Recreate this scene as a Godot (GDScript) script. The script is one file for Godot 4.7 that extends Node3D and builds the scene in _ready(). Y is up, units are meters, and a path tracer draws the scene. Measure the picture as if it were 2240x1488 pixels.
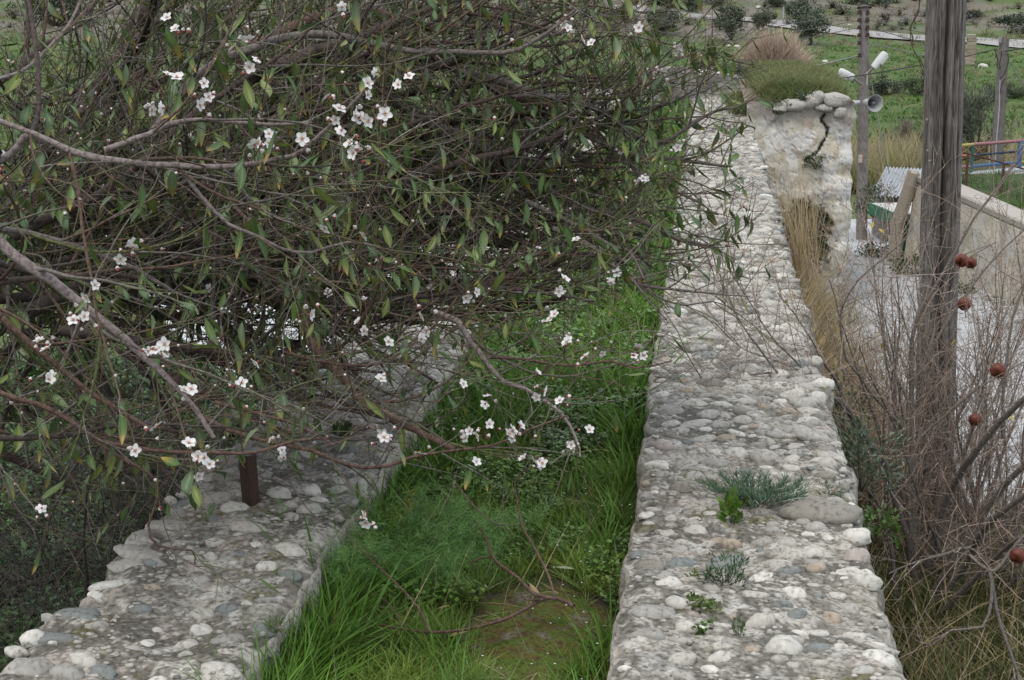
extends Node3D

# ---------- helpers ----------
const FOCAL := 3700.0                 # of the 2240 x 1488 photograph, in its pixels
var eye := Vector3(0, 1.65, 0)
var look := Basis()
var used := {}
var rng := RandomNumberGenerator.new()
var na := FastNoiseLite.new()         # smooth noise
var nb := FastNoiseLite.new()         # second smooth noise
var cv := FastNoiseLite.new()         # cell value
var cd := FastNoiseLite.new()         # cell border distance
var M := {}

class Geo:
	var v := PackedVector3Array()
	var n := PackedVector3Array()
	var c := PackedColorArray()
	var t := PackedInt32Array()
	func vert(p: Vector3, nn: Vector3, col: Color) -> int:
		v.append(p); n.append(nn); c.append(col)
		return v.size() - 1
	func tri(a: int, b: int, d: int) -> void:
		t.append(a); t.append(b); t.append(d)
	func quad(a: Vector3, b: Vector3, d: Vector3, e: Vector3, col: Color) -> void:
		var nn := (d - a).cross(b - a).normalized()
		var i := v.size()
		for p in [a, b, d, e]:
			v.append(p); n.append(nn); c.append(col)
		for k in [0, 1, 2, 0, 2, 3]:
			t.append(i + k)
	func tube(pts: PackedVector3Array, r0: float, r1: float, sides: int, c0: Color, c1: Color, bump := 0.0) -> void:
		var m := pts.size()
		if m < 2:
			return
		var first := v.size()
		var d := (pts[1] - pts[0]).normalized()
		var s := d.cross(Vector3(0.31, 0.89, 0.33)).normalized()
		for i in m:
			if i > 0:
				d = (pts[mini(i + 1, m - 1)] - pts[i - 1]).normalized()
				s = (s - d * s.dot(d)).normalized()
			var w := d.cross(s)
			var f := float(i) / (m - 1)
			var r := lerpf(r0, r1, f)
			if bump > 0.0:
				r *= 1.0 + bump * sin(i * 2.7 + first) * cos(i * 1.3)
			var col := c0.lerp(c1, f)
			for k in sides:
				var a := TAU * k / sides
				var nn := s * cos(a) + w * sin(a)
				v.append(pts[i] + nn * r); n.append(nn); c.append(col)
		for i in m - 1:
			for k in sides:
				var a := first + i * sides + k
				var b := first + i * sides + (k + 1) % sides
				t.append(a); t.append(a + sides); t.append(b)
				t.append(b); t.append(a + sides); t.append(b + sides)
		if r1 > 0.004:
			var mid := v.size()
			v.append(pts[m - 1]); n.append(d); c.append(c1)
			for k in sides:
				t.append(first + (m - 1) * sides + k); t.append(mid); t.append(first + (m - 1) * sides + (k + 1) % sides)
	func blade(p: Vector3, d: Vector3, side: Vector3, length: float, w: float, bend: Vector3, segs: int, col: Color, tip: Color) -> void:
		var first := v.size()
		var up := side.cross(d).normalized()
		for i in segs + 1:
			var f := float(i) / segs
			var q := p + d * length * f + bend * f * f
			var ww := w * (1.0 - f * f * 0.96) * (0.7 + 0.6 * minf(f * 3.0, 0.5))
			var k := col.lerp(tip, f)
			v.append(q - side * ww); n.append((up - side * 0.4).normalized()); c.append(k)
			v.append(q + side * ww); n.append((up + side * 0.4).normalized()); c.append(k)
		for i in segs:
			var a := first + i * 2
			t.append(a); t.append(a + 2); t.append(a + 1)
			t.append(a + 1); t.append(a + 2); t.append(a + 3)
	func leaf(p: Vector3, d: Vector3, side: Vector3, length: float, w: float, col: Color) -> void:
		var nn := side.cross(d).normalized()
		var i := v.size()
		var pts := [p, p + d * length * 0.45 - side * w + nn * w * 0.25, p + d * length * 0.45 + side * w + nn * w * 0.25, p + d * length]
		for q in pts:
			v.append(q); n.append(nn); c.append(col)
		for k in [0, 1, 2, 1, 3, 2]:
			t.append(i + k)
	func grid(rows: int, cols: int, first: int) -> void:
		for i in rows - 1:
			for k in cols - 1:
				var a := first + i * cols + k
				t.append(a); t.append(a + cols); t.append(a + 1)
				t.append(a + 1); t.append(a + cols); t.append(a + cols + 1)
	func smooth(first := 0) -> void:           # area-weighted normals over what shares vertices
		for i in range(first, n.size()):
			n[i] = Vector3.ZERO
		for k in range(0, t.size(), 3):
			var a := t[k]
			if a < first:
				continue
			var b := t[k + 1]
			var d := t[k + 2]
			var nn := (v[d] - v[a]).cross(v[b] - v[a])
			n[a] += nn; n[b] += nn; n[d] += nn
		for i in range(first, n.size()):
			n[i] = n[i].normalized() if n[i].length_squared() > 1e-20 else Vector3.UP
	func box(x: Transform3D, size: Vector3, col: Color, bev := 0.0) -> void:
		var h := size * 0.5
		var b := minf(bev, minf(h.x, minf(h.y, h.z)) * 0.6)
		# eight corners each split in three, joined: a box with chamfered edges
		var at := {}
		for sx in [-1, 1]:
			for sy in [-1, 1]:
				for sz in [-1, 1]:
					var sg := Vector3(sx, sy, sz)
					at[[sx, sy, sz, 0]] = x * (Vector3(h.x, h.y - b, h.z - b) * sg)
					at[[sx, sy, sz, 1]] = x * (Vector3(h.x - b, h.y, h.z - b) * sg)
					at[[sx, sy, sz, 2]] = x * (Vector3(h.x - b, h.y - b, h.z) * sg)
		var cen := x.origin
		var faces := []
		for s in [-1, 1]:
			faces.append([at[[s, -1, -1, 0]], at[[s, 1, -1, 0]], at[[s, 1, 1, 0]], at[[s, -1, 1, 0]]])
			faces.append([at[[-1, s, -1, 1]], at[[1, s, -1, 1]], at[[1, s, 1, 1]], at[[-1, s, 1, 1]]])
			faces.append([at[[-1, -1, s, 2]], at[[1, -1, s, 2]], at[[1, 1, s, 2]], at[[-1, 1, s, 2]]])
		if b > 0.0:
			for p in [-1, 1]:
				for q in [-1, 1]:
					faces.append([at[[p, q, -1, 0]], at[[p, q, -1, 1]], at[[p, q, 1, 1]], at[[p, q, 1, 0]]])
					faces.append([at[[p, -1, q, 0]], at[[p, -1, q, 2]], at[[p, 1, q, 2]], at[[p, 1, q, 0]]])
					faces.append([at[[-1, p, q, 1]], at[[-1, p, q, 2]], at[[1, p, q, 2]], at[[1, p, q, 1]]])
					for r in [-1, 1]:
						faces.append([at[[p, q, r, 0]], at[[p, q, r, 1]], at[[p, q, r, 2]], at[[p, q, r, 2]]])
		for f in faces:
			var mid: Vector3 = (f[0] + f[1] + f[2] + f[3]) * 0.25
			var nn: Vector3 = (f[2] - f[0]).cross(f[1] - f[0])
			if f[2] == f[3]:
				nn = (f[2] - f[0]).cross(f[1] - f[0])
			if nn.dot(mid - cen) > 0.0:
				quad(f[0], f[1], f[2], f[3], col)
			else:
				quad(f[0], f[3], f[2], f[1], col)
	func mesh() -> ArrayMesh:
		var a := []
		a.resize(Mesh.ARRAY_MAX)
		a[Mesh.ARRAY_VERTEX] = v
		a[Mesh.ARRAY_NORMAL] = n
		a[Mesh.ARRAY_COLOR] = c
		a[Mesh.ARRAY_INDEX] = t
		var m := ArrayMesh.new()
		if v.size() > 0:
			m.add_surface_from_arrays(Mesh.PRIMITIVE_TRIANGLES, a)
		return m

func numbered(called: String) -> String:
	var k: int = used.get(called, 0)
	used[called] = k + 1
	return called if k == 0 else "%s_%03d" % [called, k]

func tag(o: Node, label: String, category: String, group := "", kind := "") -> Node:
	if label: o.set_meta("label", label)
	if category: o.set_meta("category", category)
	if group: o.set_meta("group", group)
	if kind: o.set_meta("kind", kind)
	return o

func thing(called: String, label: String, category: String, at_ := Vector3.ZERO, group := "", kind := "") -> Node3D:
	var o := Node3D.new()
	o.name = numbered(called)
	add_child(o)
	o.position = at_
	tag(o, label, category, group, kind)
	return o

func put(called: String, mesh: Mesh, mat: Material, parent: Node = null, x := Transform3D()) -> MeshInstance3D:
	var o := MeshInstance3D.new()
	o.name = numbered(called)
	o.mesh = mesh
	o.material_override = mat
	(parent if parent else self).add_child(o, true)
	o.transform = x
	return o

func scatter(called: String, mesh: Mesh, mat: Material, where: Array, tint: Array, parent: Node = null) -> MultiMeshInstance3D:
	var m := MultiMesh.new()
	m.transform_format = MultiMesh.TRANSFORM_3D
	m.use_colors = true
	m.mesh = mesh
	m.instance_count = where.size()
	for i in where.size():
		m.set_instance_transform(i, where[i])
		m.set_instance_color(i, tint[i] if tint.size() else Color.WHITE)
	var o := MultiMeshInstance3D.new()
	o.name = numbered(called)
	o.multimesh = m
	o.material_override = mat
	o.set_meta("kind", "stuff")
	(parent if parent else self).add_child(o, true)
	return o

func ray(u: float, v: float) -> Vector3:
	return look * Vector3((u - 1120.0) / FOCAL, (744.0 - v) / FOCAL, -1.0)

func at(u: float, v: float, d: float) -> Vector3:      # a pixel of the photograph at a depth in metres
	return eye + ray(u, v) * d

func on(u: float, v: float, y: float) -> Vector3:      # the same on a level plane
	var r := ray(u, v)
	return eye + r * ((y - eye.y) / r.y)

func onz(u: float, v: float, z: float) -> Vector3:     # the same on an upright plane across the wall
	var r := ray(u, v)
	return eye + r * (z / r.z)

func onto(u: float, v: float) -> Vector3:              # the same on the terrain
	var r := ray(u, v)
	var s := 6.0
	while s < 420.0:
		var p := eye + r * s
		if p.y < ground(p.x, p.z):
			return Vector3(p.x, ground(p.x, p.z), p.z)
		s += 0.02 * s
	return eye + r * 300.0

func seen_at(p: Vector3) -> Vector3:
	var q := look.inverse() * (p - eye)
	return Vector3(1120.0 + FOCAL * q.x / -q.z, 744.0 - FOCAL * q.y / -q.z, -q.z)

func lin(r: float, g: float, b: float) -> Color:
	return Color(r, g, b)

func rf(a: float, b: float) -> float:
	return rng.randf_range(a, b)

func rv() -> Vector3:
	return Vector3(rf(-1, 1), rf(-1, 1), rf(-1, 1))

func vary(c: Color, k: float) -> Color:
	var s := rf(1.0 - k, 1.0 + k)
	return Color(c.r * s * rf(0.94, 1.06), c.g * s, c.b * s * rf(0.92, 1.08))

func ss(a: float, b: float, x: float) -> float:
	return smoothstep(a, b, x)

func curve(pts: PackedVector3Array, step: float) -> PackedVector3Array:   # Catmull-Rom, evenly stepped
	var out := PackedVector3Array()
	for i in pts.size() - 1:
		var p0 := pts[maxi(i - 1, 0)]
		var p3 := pts[mini(i + 2, pts.size() - 1)]
		var m := maxi(2, int(pts[i].distance_to(pts[i + 1]) / step))
		for k in m:
			out.append(pts[i].cubic_interpolate(pts[i + 1], p0, p3, float(k) / m))
	out.append(pts[pts.size() - 1])
	return out

func path(text: String, d0: float, d1: float) -> PackedVector3Array:     # "x,y x,y ..." pixels of the photograph from depth d0 to d1
	var out := PackedVector3Array()
	var w := text.split(" ", false)
	for i in w.size():
		var q := w[i].split(",")
		out.append(at(float(q[0]), float(q[1]), lerpf(d0, d1, float(i) / maxi(1, w.size() - 1))))
	return out

func noise_tex(freq: float, octaves: int, ramp: Array, size := 512, kind := FastNoiseLite.TYPE_SIMPLEX_SMOOTH, seed_ := 1) -> NoiseTexture2D:
	var f := FastNoiseLite.new()
	f.noise_type = kind
	f.frequency = freq
	f.fractal_octaves = octaves
	f.seed = seed_
	if kind == FastNoiseLite.TYPE_CELLULAR:
		f.cellular_return_type = FastNoiseLite.RETURN_CELL_VALUE
	var t := NoiseTexture2D.new()
	t.width = size
	t.height = size
	t.seamless = true
	t.noise = f
	if ramp.size():
		var g := Gradient.new()
		var o := PackedFloat32Array()
		var c := PackedColorArray()
		for r in ramp:
			o.append(r[0])
			c.append(Color(r[1], r[2], r[3]))
		g.offsets = o
		g.colors = c
		t.color_ramp = g
	return t

func mat(key: String, tex: Texture2D, scale: float, rough := 0.9, bump: Texture2D = null, cm := 0.0, back := 0.0) -> StandardMaterial3D:
	var m := StandardMaterial3D.new()
	m.resource_name = key
	m.vertex_color_use_as_albedo = true
	m.roughness = rough
	m.metallic_specular = 0.4
	if tex:
		m.albedo_texture = tex
		m.uv1_triplanar = true
		m.uv1_world_triplanar = true
		m.uv1_scale = Vector3.ONE * scale
	if bump:
		m.heightmap_enabled = true
		m.heightmap_texture = bump
		m.heightmap_scale = cm
		m.uv1_triplanar = true
		m.uv1_world_triplanar = true
		m.uv1_scale = Vector3.ONE * scale
	if back > 0.0:
		m.backlight_enabled = true
		m.backlight = Color(back, back, back)
	M[key] = m
	return m

# height of the land
func ground(x: float, z: float) -> float:
	var d := -z
	var y := -1.65
	y = lerpf(y, -2.0, ss(9.0, 19.0, d))
	y = lerpf(y, -2.8, ss(18.0, 33.0, d))
	y = lerpf(y, -4.0, ss(33.0, 50.0, d))
	if x < -1.2:
		var l := lerpf(-1.6, -2.2, ss(8.0, 14.0, d))
		l = lerpf(l, -4.0, ss(26.0, 45.0, d))
		y = lerpf(y, l, ss(-0.5, -1.5, x))
	y += 0.5 * na.get_noise_2d(x * 0.05, z * 0.05) * ss(34.0, 60.0, d)
	if d > 128.0:
		y += (d - 128.0) * 0.08 + maxf(0.0, d - 170.0) * 0.14
		y += 1.2 * nb.get_noise_2d(x * 0.045, z * 0.07) * ss(140.0, 165.0, d)
	return y

func _ready() -> void:
	# ---------- camera, sky, sun, exposure ----------
	look = Basis(Vector3.UP, deg_to_rad(6.555)) * Basis(Vector3.RIGHT, deg_to_rad(-12.215))
	var cam := Camera3D.new()
	cam.name = "camera"
	add_child(cam)
	cam.transform = Transform3D(look, eye)
	cam.fov = rad_to_deg(2.0 * atan(744.0 / FOCAL))
	cam.near = 0.1
	cam.far = 1500.0
	cam.current = true
	var env := Environment.new()
	var sky_mat := ProceduralSkyMaterial.new()
	sky_mat.sky_top_color = Color(0.83, 0.86, 0.90)
	sky_mat.sky_horizon_color = Color(0.76, 0.79, 0.82)
	sky_mat.ground_bottom_color = Color(0.36, 0.37, 0.34)
	sky_mat.ground_horizon_color = Color(0.60, 0.62, 0.62)
	sky_mat.sky_curve = 0.2
	sky_mat.sun_angle_max = 0.0
	var sky := Sky.new()
	sky.sky_material = sky_mat
	env.sky = sky
	env.background_mode = Environment.BG_SKY
	env.background_energy_multiplier = 1.0
	env.tonemap_mode = Environment.TONE_MAPPER_LINEAR
	env.tonemap_exposure = 2.05
	env.sdfgi_enabled = true
	env.ssao_enabled = true
	env.ssil_enabled = true
	env.fog_enabled = false
	env.fog_density = 0.0008
	env.fog_light_color = Color(0.78, 0.82, 0.86)
	var we := WorldEnvironment.new()
	we.name = "world_environment"
	we.environment = env
	add_child(we)
	var sun := DirectionalLight3D.new()
	sun.name = "sun"
	sun.light_energy = 0.35
	sun.light_color = Color(1.0, 0.98, 0.95)
	sun.light_angular_distance = 25.0
	sun.shadow_enabled = true
	sun.rotation = Vector3(deg_to_rad(-62), deg_to_rad(-25), 0)
	add_child(sun)

	for f in [na, nb]:
		f.noise_type = FastNoiseLite.TYPE_SIMPLEX_SMOOTH
		f.frequency = 1.0
		f.fractal_octaves = 4
	na.seed = 11
	nb.seed = 29
	for f in [cv, cd]:
		f.noise_type = FastNoiseLite.TYPE_CELLULAR
		f.frequency = 1.0
		f.fractal_type = FastNoiseLite.FRACTAL_NONE
		f.seed = 5
		f.cellular_jitter = 0.9
	cv.cellular_return_type = FastNoiseLite.RETURN_CELL_VALUE
	cd.cellular_return_type = FastNoiseLite.RETURN_DISTANCE2_SUB

	materials()
	land()
	walls()
	channel()
	ruined_pier()
	street()
	far_side()
	poles()
	almond_tree()
	garden()
	pomegranate()
	wall_plants()

func materials() -> void:
	var speck := noise_tex(0.045, 6, [[0.0, 0.55, 0.54, 0.52], [0.33, 0.72, 0.71, 0.69], [0.45, 0.90, 0.89, 0.87], [0.66, 0.97, 0.96, 0.95], [1.0, 1.0, 1.0, 1.0]], 512, FastNoiseLite.TYPE_SIMPLEX_SMOOTH, 3)
	var fine := noise_tex(0.16, 4, [[0.0, 0.62, 0.61, 0.60], [0.45, 0.86, 0.85, 0.84], [1.0, 1.0, 1.0, 1.0]], 512, FastNoiseLite.TYPE_SIMPLEX, 8)
	var rough := noise_tex(0.035, 5, [], 512, FastNoiseLite.TYPE_SIMPLEX_SMOOTH, 4)
	var lichen := noise_tex(0.05, 5, [[0.0, 0.50, 0.48, 0.45], [0.22, 0.66, 0.64, 0.61], [0.33, 0.91, 0.90, 0.885], [0.62, 0.95, 0.945, 0.935], [0.74, 1.0, 1.0, 1.0], [1.0, 1.0, 1.0, 1.0]], 512, FastNoiseLite.TYPE_SIMPLEX_SMOOTH, 17)
	var broad := noise_tex(0.012, 5, [[0.0, 0.80, 0.80, 0.79], [0.45, 0.93, 0.93, 0.93], [1.0, 1.0, 1.0, 1.0]], 512, FastNoiseLite.TYPE_SIMPLEX_SMOOTH, 12)
	var bark := noise_tex(0.05, 4, [[0.0, 0.45, 0.43, 0.42], [0.42, 0.80, 0.78, 0.77], [0.6, 0.95, 0.94, 0.93], [1.0, 1.0, 1.0, 1.0]], 256, FastNoiseLite.TYPE_SIMPLEX, 6)
	mat("mortar", speck, 2.2, 0.95, rough, 0.45)
	mat("pebble", lichen, 1.7, 0.85, rough, 0.35)
	mat("plaster", fine, 0.9, 0.95, rough, 0.45)
	mat("concrete", fine, 0.8, 0.92)
	mat("paving", broad, 0.22, 0.95)
	mat("earth", fine, 0.6, 1.0, rough, 2.0)
	mat("meadow", fine, 0.06, 1.0)
	mat("bark", bark, 5.0, 0.85)
	mat("wood", bark, 3.0, 0.85)
	M.wood.uv1_scale = Vector3(9.0, 0.55, 9.0)
	mat("leaf", null, 1.0, 0.42, null, 0.0, 0.45)
	mat("grass", null, 1.0, 0.5, null, 0.0, 0.7)
	mat("dry", null, 1.0, 0.8, null, 0.0, 0.3)
	mat("petal", null, 1.0, 0.6, null, 0.0, 0.5)
	mat("metal", fine, 4.0, 0.5)
	mat("fruit", bark, 14.0, 0.5)
	mat("paint", fine, 1.2, 0.6)
	mat("rust", bark, 9.0, 0.8)

# ---------- the land ----------
func land() -> void:
	var g := Geo.new()
	var ds: Array[float] = []
	var d := -6.0
	while d < 700.0:
		ds.append(d)
		d += maxf(0.35, absf(d) * 0.022)
	var cols := 150
	for dd in ds:
		for k in cols:
			var a := (float(k) / (cols - 1) - 0.5) * 2.0
			var x := a * absf(a) * (18.0 + maxf(dd, 0.0) * 1.1) + 0.12 * maxf(dd, 0.0) * a
			var z := -dd
			var p := Vector3(x, ground(x, z), z)
			p.y += 0.05 * nb.get_noise_2d(x * 0.9, z * 0.9)
			g.vert(p, Vector3.UP, land_color(p))
	g.grid(ds.size(), cols, 0)
	g.smooth()
	# orientation: rows run away from the eye, columns to the right
	var flip := g.n[cols * 5 + 70].y < 0.0
	if flip:
		for i in range(0, g.t.size(), 3):
			var s := g.t[i]
			g.t[i] = g.t[i + 1]
			g.t[i + 1] = s
		g.smooth()
	tag(put("ground", g.mesh(), M.meadow), "", "", "", "structure")

func land_color(p: Vector3) -> Color:
	var d := -p.z
	var k := na.get_noise_2d(p.x * 0.35 + 7.0, p.z * 0.2)
	var f := nb.get_noise_2d(p.x * 1.7, p.z * 1.1)
	var green := Color(0.066, 0.130, 0.024).lerp(Color(0.105, 0.140, 0.038), ss(-0.3, 0.4, k))
	green = green.lerp(Color(0.15, 0.13, 0.065), ss(0.15, 0.55, k + f * 0.4) * 0.6)
	if d < 34.0:
		var soil := Color(0.17, 0.14, 0.10)
		return soil.lerp(green, ss(-0.2, 0.2, k + 0.2 + f * 0.3))
	if d < 52.0:
		green = green.lerp(Color(0.12, 0.11, 0.055), 0.5)
	if d > 126.0:
		var bare := Color(0.20, 0.175, 0.145).lerp(Color(0.14, 0.125, 0.10), ss(-0.3, 0.3, f))
		bare = bare.lerp(Color(0.29, 0.26, 0.23), ss(0.2, 0.5, nb.get_noise_2d(p.x * 0.12, p.z * 0.5)))
		var m := nb.get_noise_2d(p.x * 0.06 + 3.0, p.z * 0.22)
		var amount := ss(130.0, 142.0, d + 10.0 * k) * ss(0.30, 0.02, m - 0.15 * f)
		return green.lerp(bare, amount)
	return green

# ---------- the two stone walls of the water channel ----------
func wall_edge(side: int, inner: bool, z: float) -> float:
	var n1 := na.get_noise_2d(z * 1.1, 3.0 + side * 5.0 + (2.0 if inner else 0.0))
	var n2 := nb.get_noise_2d(z * 4.5, 9.0 + side * 5.0 + (2.0 if inner else 0.0))
	if side == 1:
		return (-0.19 + 0.02 * n1 + 0.022 * n2) if inner else (0.505 + 0.03 * n1 + 0.035 * n2)
	return (-1.088 + 0.02 * n1 + 0.02 * n2) if inner else (-1.68 + 0.045 * n1 + 0.05 * n2)

func wall_top(side: int, x: float, z: float) -> float:
	var y := 0.045 * na.get_noise_2d(x * 1.3 + side * 9.0, z * 1.1) + 0.011 * nb.get_noise_2d(x * 4.0, z * 4.0)
	var k := cv.get_noise_2d(x * 9.0 + side * 31.0, z * 9.0)
	var e := cd.get_noise_2d(x * 9.0 + side * 31.0, z * 9.0) + 1.0
	if k > -0.35:
		y += 0.007 * ss(0.0, 0.2, e) * (0.5 + 0.5 * k)
	y += 0.0035 * nb.get_noise_2d(x * 26.0, z * 26.0)
	return y

func wall_color(side: int, x: float, z: float) -> Color:
	var k := cv.get_noise_2d(x * 9.0 + side * 31.0, z * 9.0)
	var e := cd.get_noise_2d(x * 9.0 + side * 31.0, z * 9.0) + 1.0
	var a := na.get_noise_2d(x * 2.2 + 20.0, z * 2.2)
	var b := nb.get_noise_2d(x * 11.0 + 4.0, z * 11.0)
	var c := Color(0.180, 0.168, 0.147).lerp(Color(0.265, 0.250, 0.222), ss(-0.3, 0.3, b))
	if k > 0.1:
		var kk := fposmod(k * 7.31, 1.0)
		var s := Color(0.37, 0.355, 0.325)
		if kk < 0.2: s = Color(0.27, 0.265, 0.25)
		elif kk < 0.34: s = Color(0.32, 0.285, 0.24)
		elif kk < 0.44: s = Color(0.36, 0.315, 0.295)
		elif kk > 0.82: s = Color(0.47, 0.455, 0.42)
		c = c.lerp(s, ss(0.05, 0.2, e) * ss(-0.5, -0.1, b + 0.1))
	# weathered dark crust and white lichen, which have shapes of their own
	var g := nb.get_noise_2d(x * 34.0 + 12.0, z * 34.0)
	c = c.lerp(Color(0.105, 0.098, 0.086), ss(0.10, 0.24, a + 0.45 * b + 0.35 * g) * 0.8)
	c = c.lerp(Color(0.50, 0.475, 0.43), ss(0.08, 0.24, -a + 0.4 * b + 0.3 * g - 0.1) * 0.35)
	c = c.lerp(Color(0.115, 0.105, 0.09), ss(0.22, 0.34, g) * 0.6)
	c = c.lerp(Color(0.56, 0.54, 0.50), ss(0.30, 0.40, -g) * 0.5)
	c = c.lerp(Color(0.60, 0.585, 0.555), ss(0.26, 0.42, nb.get_noise_2d(x * 6.0 + 50.0, z * 6.0)) * 0.6)
	c = c.lerp(Color(0.11, 0.10, 0.035), ss(0.34, 0.5, na.get_noise_2d(x * 3.2 + 70.0, z * 3.2)) * 0.6)
	return c

func make_wall(side: int, z0: float, z1: float, root: Node3D) -> void:
	var g := Geo.new()
	var zs: Array[float] = []
	var d := z0
	while d < z1:
		zs.append(-d)
		d += maxf(0.011, d * 0.0028)
	var top := 58
	var down := [0.012, 0.03, 0.06, 0.1, 0.16, 0.24, 0.34]
	var outer := [0.012, 0.03, 0.06, 0.1, 0.16, 0.24, 0.34, 0.5, 0.7, 0.95, 1.25, 1.6, 2.0, 2.4, 3.2]
	var cols := top + down.size() + outer.size()
	for z in zs:
		var xi := wall_edge(side, true, z)
		var xo := wall_edge(side, false, z)
		var s := 1.0 if xo > xi else -1.0
		var yi := wall_top(side, xi, z)
		var yo := wall_top(side, xo, z)
		for q in down.size():
			var dn: float = down[down.size() - 1 - q]
			var bump := 0.02 * nb.get_noise_2d(z * 6.0, dn * 6.0 + side * 3.0)
			var col := Color(0.46, 0.43, 0.385).lerp(Color(0.33, 0.31, 0.28), ss(-0.1, 0.4, nb.get_noise_2d(z * 7.0 + 9.0, dn * 7.0)))
			g.vert(Vector3(xi - s * (0.012 * ss(0.0, 0.03, dn) + bump * ss(0.0, 0.1, dn)), yi - dn - 0.004, z), Vector3.UP, col)
		for k in top:
			var f := float(k) / (top - 1)
			var x := lerpf(xi, xo, f)
			var y := wall_top(side, x, z)
			var edge := minf(f, 1.0 - f)
			y -= 0.02 * (1.0 - ss(0.0, 0.06, edge))
			if side == 0:
				y -= 0.04 * ss(0.8, 1.0, f) * (0.5 + na.get_noise_2d(z * 2.0, 40.0))
			g.vert(Vector3(x, y, z), Vector3.UP, wall_color(side, x, z))
		var yl: float = g.v[g.v.size() - 1].y
		for dn: float in outer:
			var k := cv.get_noise_2d(z * 5.0, dn * 6.0 + side * 8.0)
			var bump := 0.06 * nb.get_noise_2d(z * 3.0, dn * 4.0 + side * 3.0) + 0.03 * k
			g.vert(Vector3(xo + s * (0.014 * ss(0.0, 0.03, dn) + bump * ss(0.0, 0.2, dn)), yl - dn, z), Vector3.UP, wall_color(side, dn + 9.0, z).lerp(Color(0.3, 0.28, 0.24), 0.3))
	g.grid(zs.size(), cols, 0)
	g.smooth()
	if g.n[cols * 40 + 35].y < 0.0:
		for i in range(0, g.t.size(), 3):
			var sw := g.t[i]
			g.t[i] = g.t[i + 1]
			g.t[i + 1] = sw
		g.smooth()
	put("mortar_body", g.mesh(), M.mortar, root)

func pebble_mesh(seed_: int, angular: float) -> ArrayMesh:
	rng.seed = 900 + seed_
	var g := Geo.new()
	var rings := 6
	var segs := 14
	var o := seed_ * 7.7
	var planes := []
	for k in 5:
		planes.append([rv().normalized(), rf(0.72, 0.95)])
	for i in rings:
		var th := lerpf(0.0, PI * 0.64, float(i) / (rings - 1))
		for k in segs:
			var ph := TAU * k / segs
			var q := Vector3(sin(th) * cos(ph), cos(th), sin(th) * sin(ph))
			var r := 1.0 + 0.30 * na.get_noise_3d(q.x * 0.7 + o, q.y * 0.7, q.z * 0.7) + 0.03 * nb.get_noise_3d(q.x * 1.6 + o, q.y * 1.6, q.z * 1.6)
			for pl in planes:
				var dp := q.dot(pl[0])
				if dp > 0.2:
					r = lerpf(r, minf(r, pl[1] / dp), angular)
			g.vert(q * r, q, Color.WHITE)
	for i in rings - 1:
		for k in segs:
			var a := i * segs + k
			var b := i * segs + (k + 1) % segs
			g.t.append(a); g.t.append(a + segs); g.t.append(b)
			if i > 0 or true:
				g.t.append(b); g.t.append(a + segs); g.t.append(b + segs)
	g.smooth()
	if g.n[segs * 3].dot(g.v[segs * 3]) < 0.0:
		for i in range(0, g.t.size(), 3):
			var s := g.t[i]
			g.t[i] = g.t[i + 1]
			g.t[i + 1] = s
		g.smooth()
	for k in segs:
		g.n[k] = Vector3.UP
	return g.mesh()

var pebbles := []
var rocks := []
var pebble_mats := []

func rock_mesh(seed_: int) -> ArrayMesh:       # a squarish broken stone
	rng.seed = 950 + seed_
	var g := Geo.new()
	var rings := 10
	var segs := 16
	var planes := []
	for k in 6:
		var q := Vector3.ZERO
		q[k % 3] = 1.0 if k < 3 else -1.0
		planes.append([(q + rv() * 0.3).normalized(), rf(0.62, 0.8)])
	for k in 4:
		planes.append([rv().normalized(), rf(0.75, 0.92)])
	for i in rings:
		var th := PI * i / (rings - 1)
		for k in segs:
			var ph := TAU * k / segs
			var q := Vector3(sin(th) * cos(ph), cos(th), sin(th) * sin(ph))
			var r := 1.0
			for pl in planes:
				var dp := q.dot(pl[0])
				if dp > 0.1:
					r = minf(r, pl[1] / dp)
			r *= 1.0 + 0.10 * nb.get_noise_3d(q.x * 1.5 + seed_ * 9.0, q.y * 1.5, q.z * 1.5)
			g.vert(q * r, q, Color.WHITE)
	for i in rings - 1:
		for k in segs:
			var a := i * segs + k
			var b := i * segs + (k + 1) % segs
			g.tri(a, b, a + segs)
			g.tri(b, b + segs, a + segs)
	g.smooth()
	if g.n[segs * 4].dot(g.v[segs * 4]) < 0.0:
		for i in range(0, g.t.size(), 3):
			var s := g.t[i]
			g.t[i] = g.t[i + 1]
			g.t[i + 1] = s
		g.smooth()
	return g.mesh()

func walls() -> void:
	for k in 5:
		rocks.append(rock_mesh(k))
	for k in 10:
		pebbles.append(pebble_mesh(k, 0.0 if k < 5 else 0.85))
	for c in [[0.42, 0.40, 0.365], [0.35, 0.335, 0.31], [0.47, 0.455, 0.42], [0.30, 0.29, 0.27], [0.38, 0.365, 0.34], [0.19, 0.205, 0.20], [0.34, 0.29, 0.235], [0.36, 0.315, 0.295], [0.56, 0.545, 0.51], [0.235, 0.22, 0.195]]:
		var m: StandardMaterial3D = M.pebble.duplicate()
		m.albedo_color = Color(c[0], c[1], c[2]).linear_to_srgb()
		pebble_mats.append(m)
	var right := thing("aqueduct_wall", "long straight rubble wall with bare cobbled top, running away past the cracked pier", "wall", Vector3.ZERO, "stone walls of the water channel", "thing")
	make_wall(1, 3.0, 23.6, right)
	lay_stones(1, right, 3.2, 23.4, 3200, 77)
	var left := thing("aqueduct_wall", "lower rubble wall under the almond tree with an iron post set in its top", "wall", Vector3.ZERO, "stone walls of the water channel", "thing")
	make_wall(0, 3.0, 23.4, left)
	lay_stones(0, left, 3.2, 15.5, 800, 78)

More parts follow.
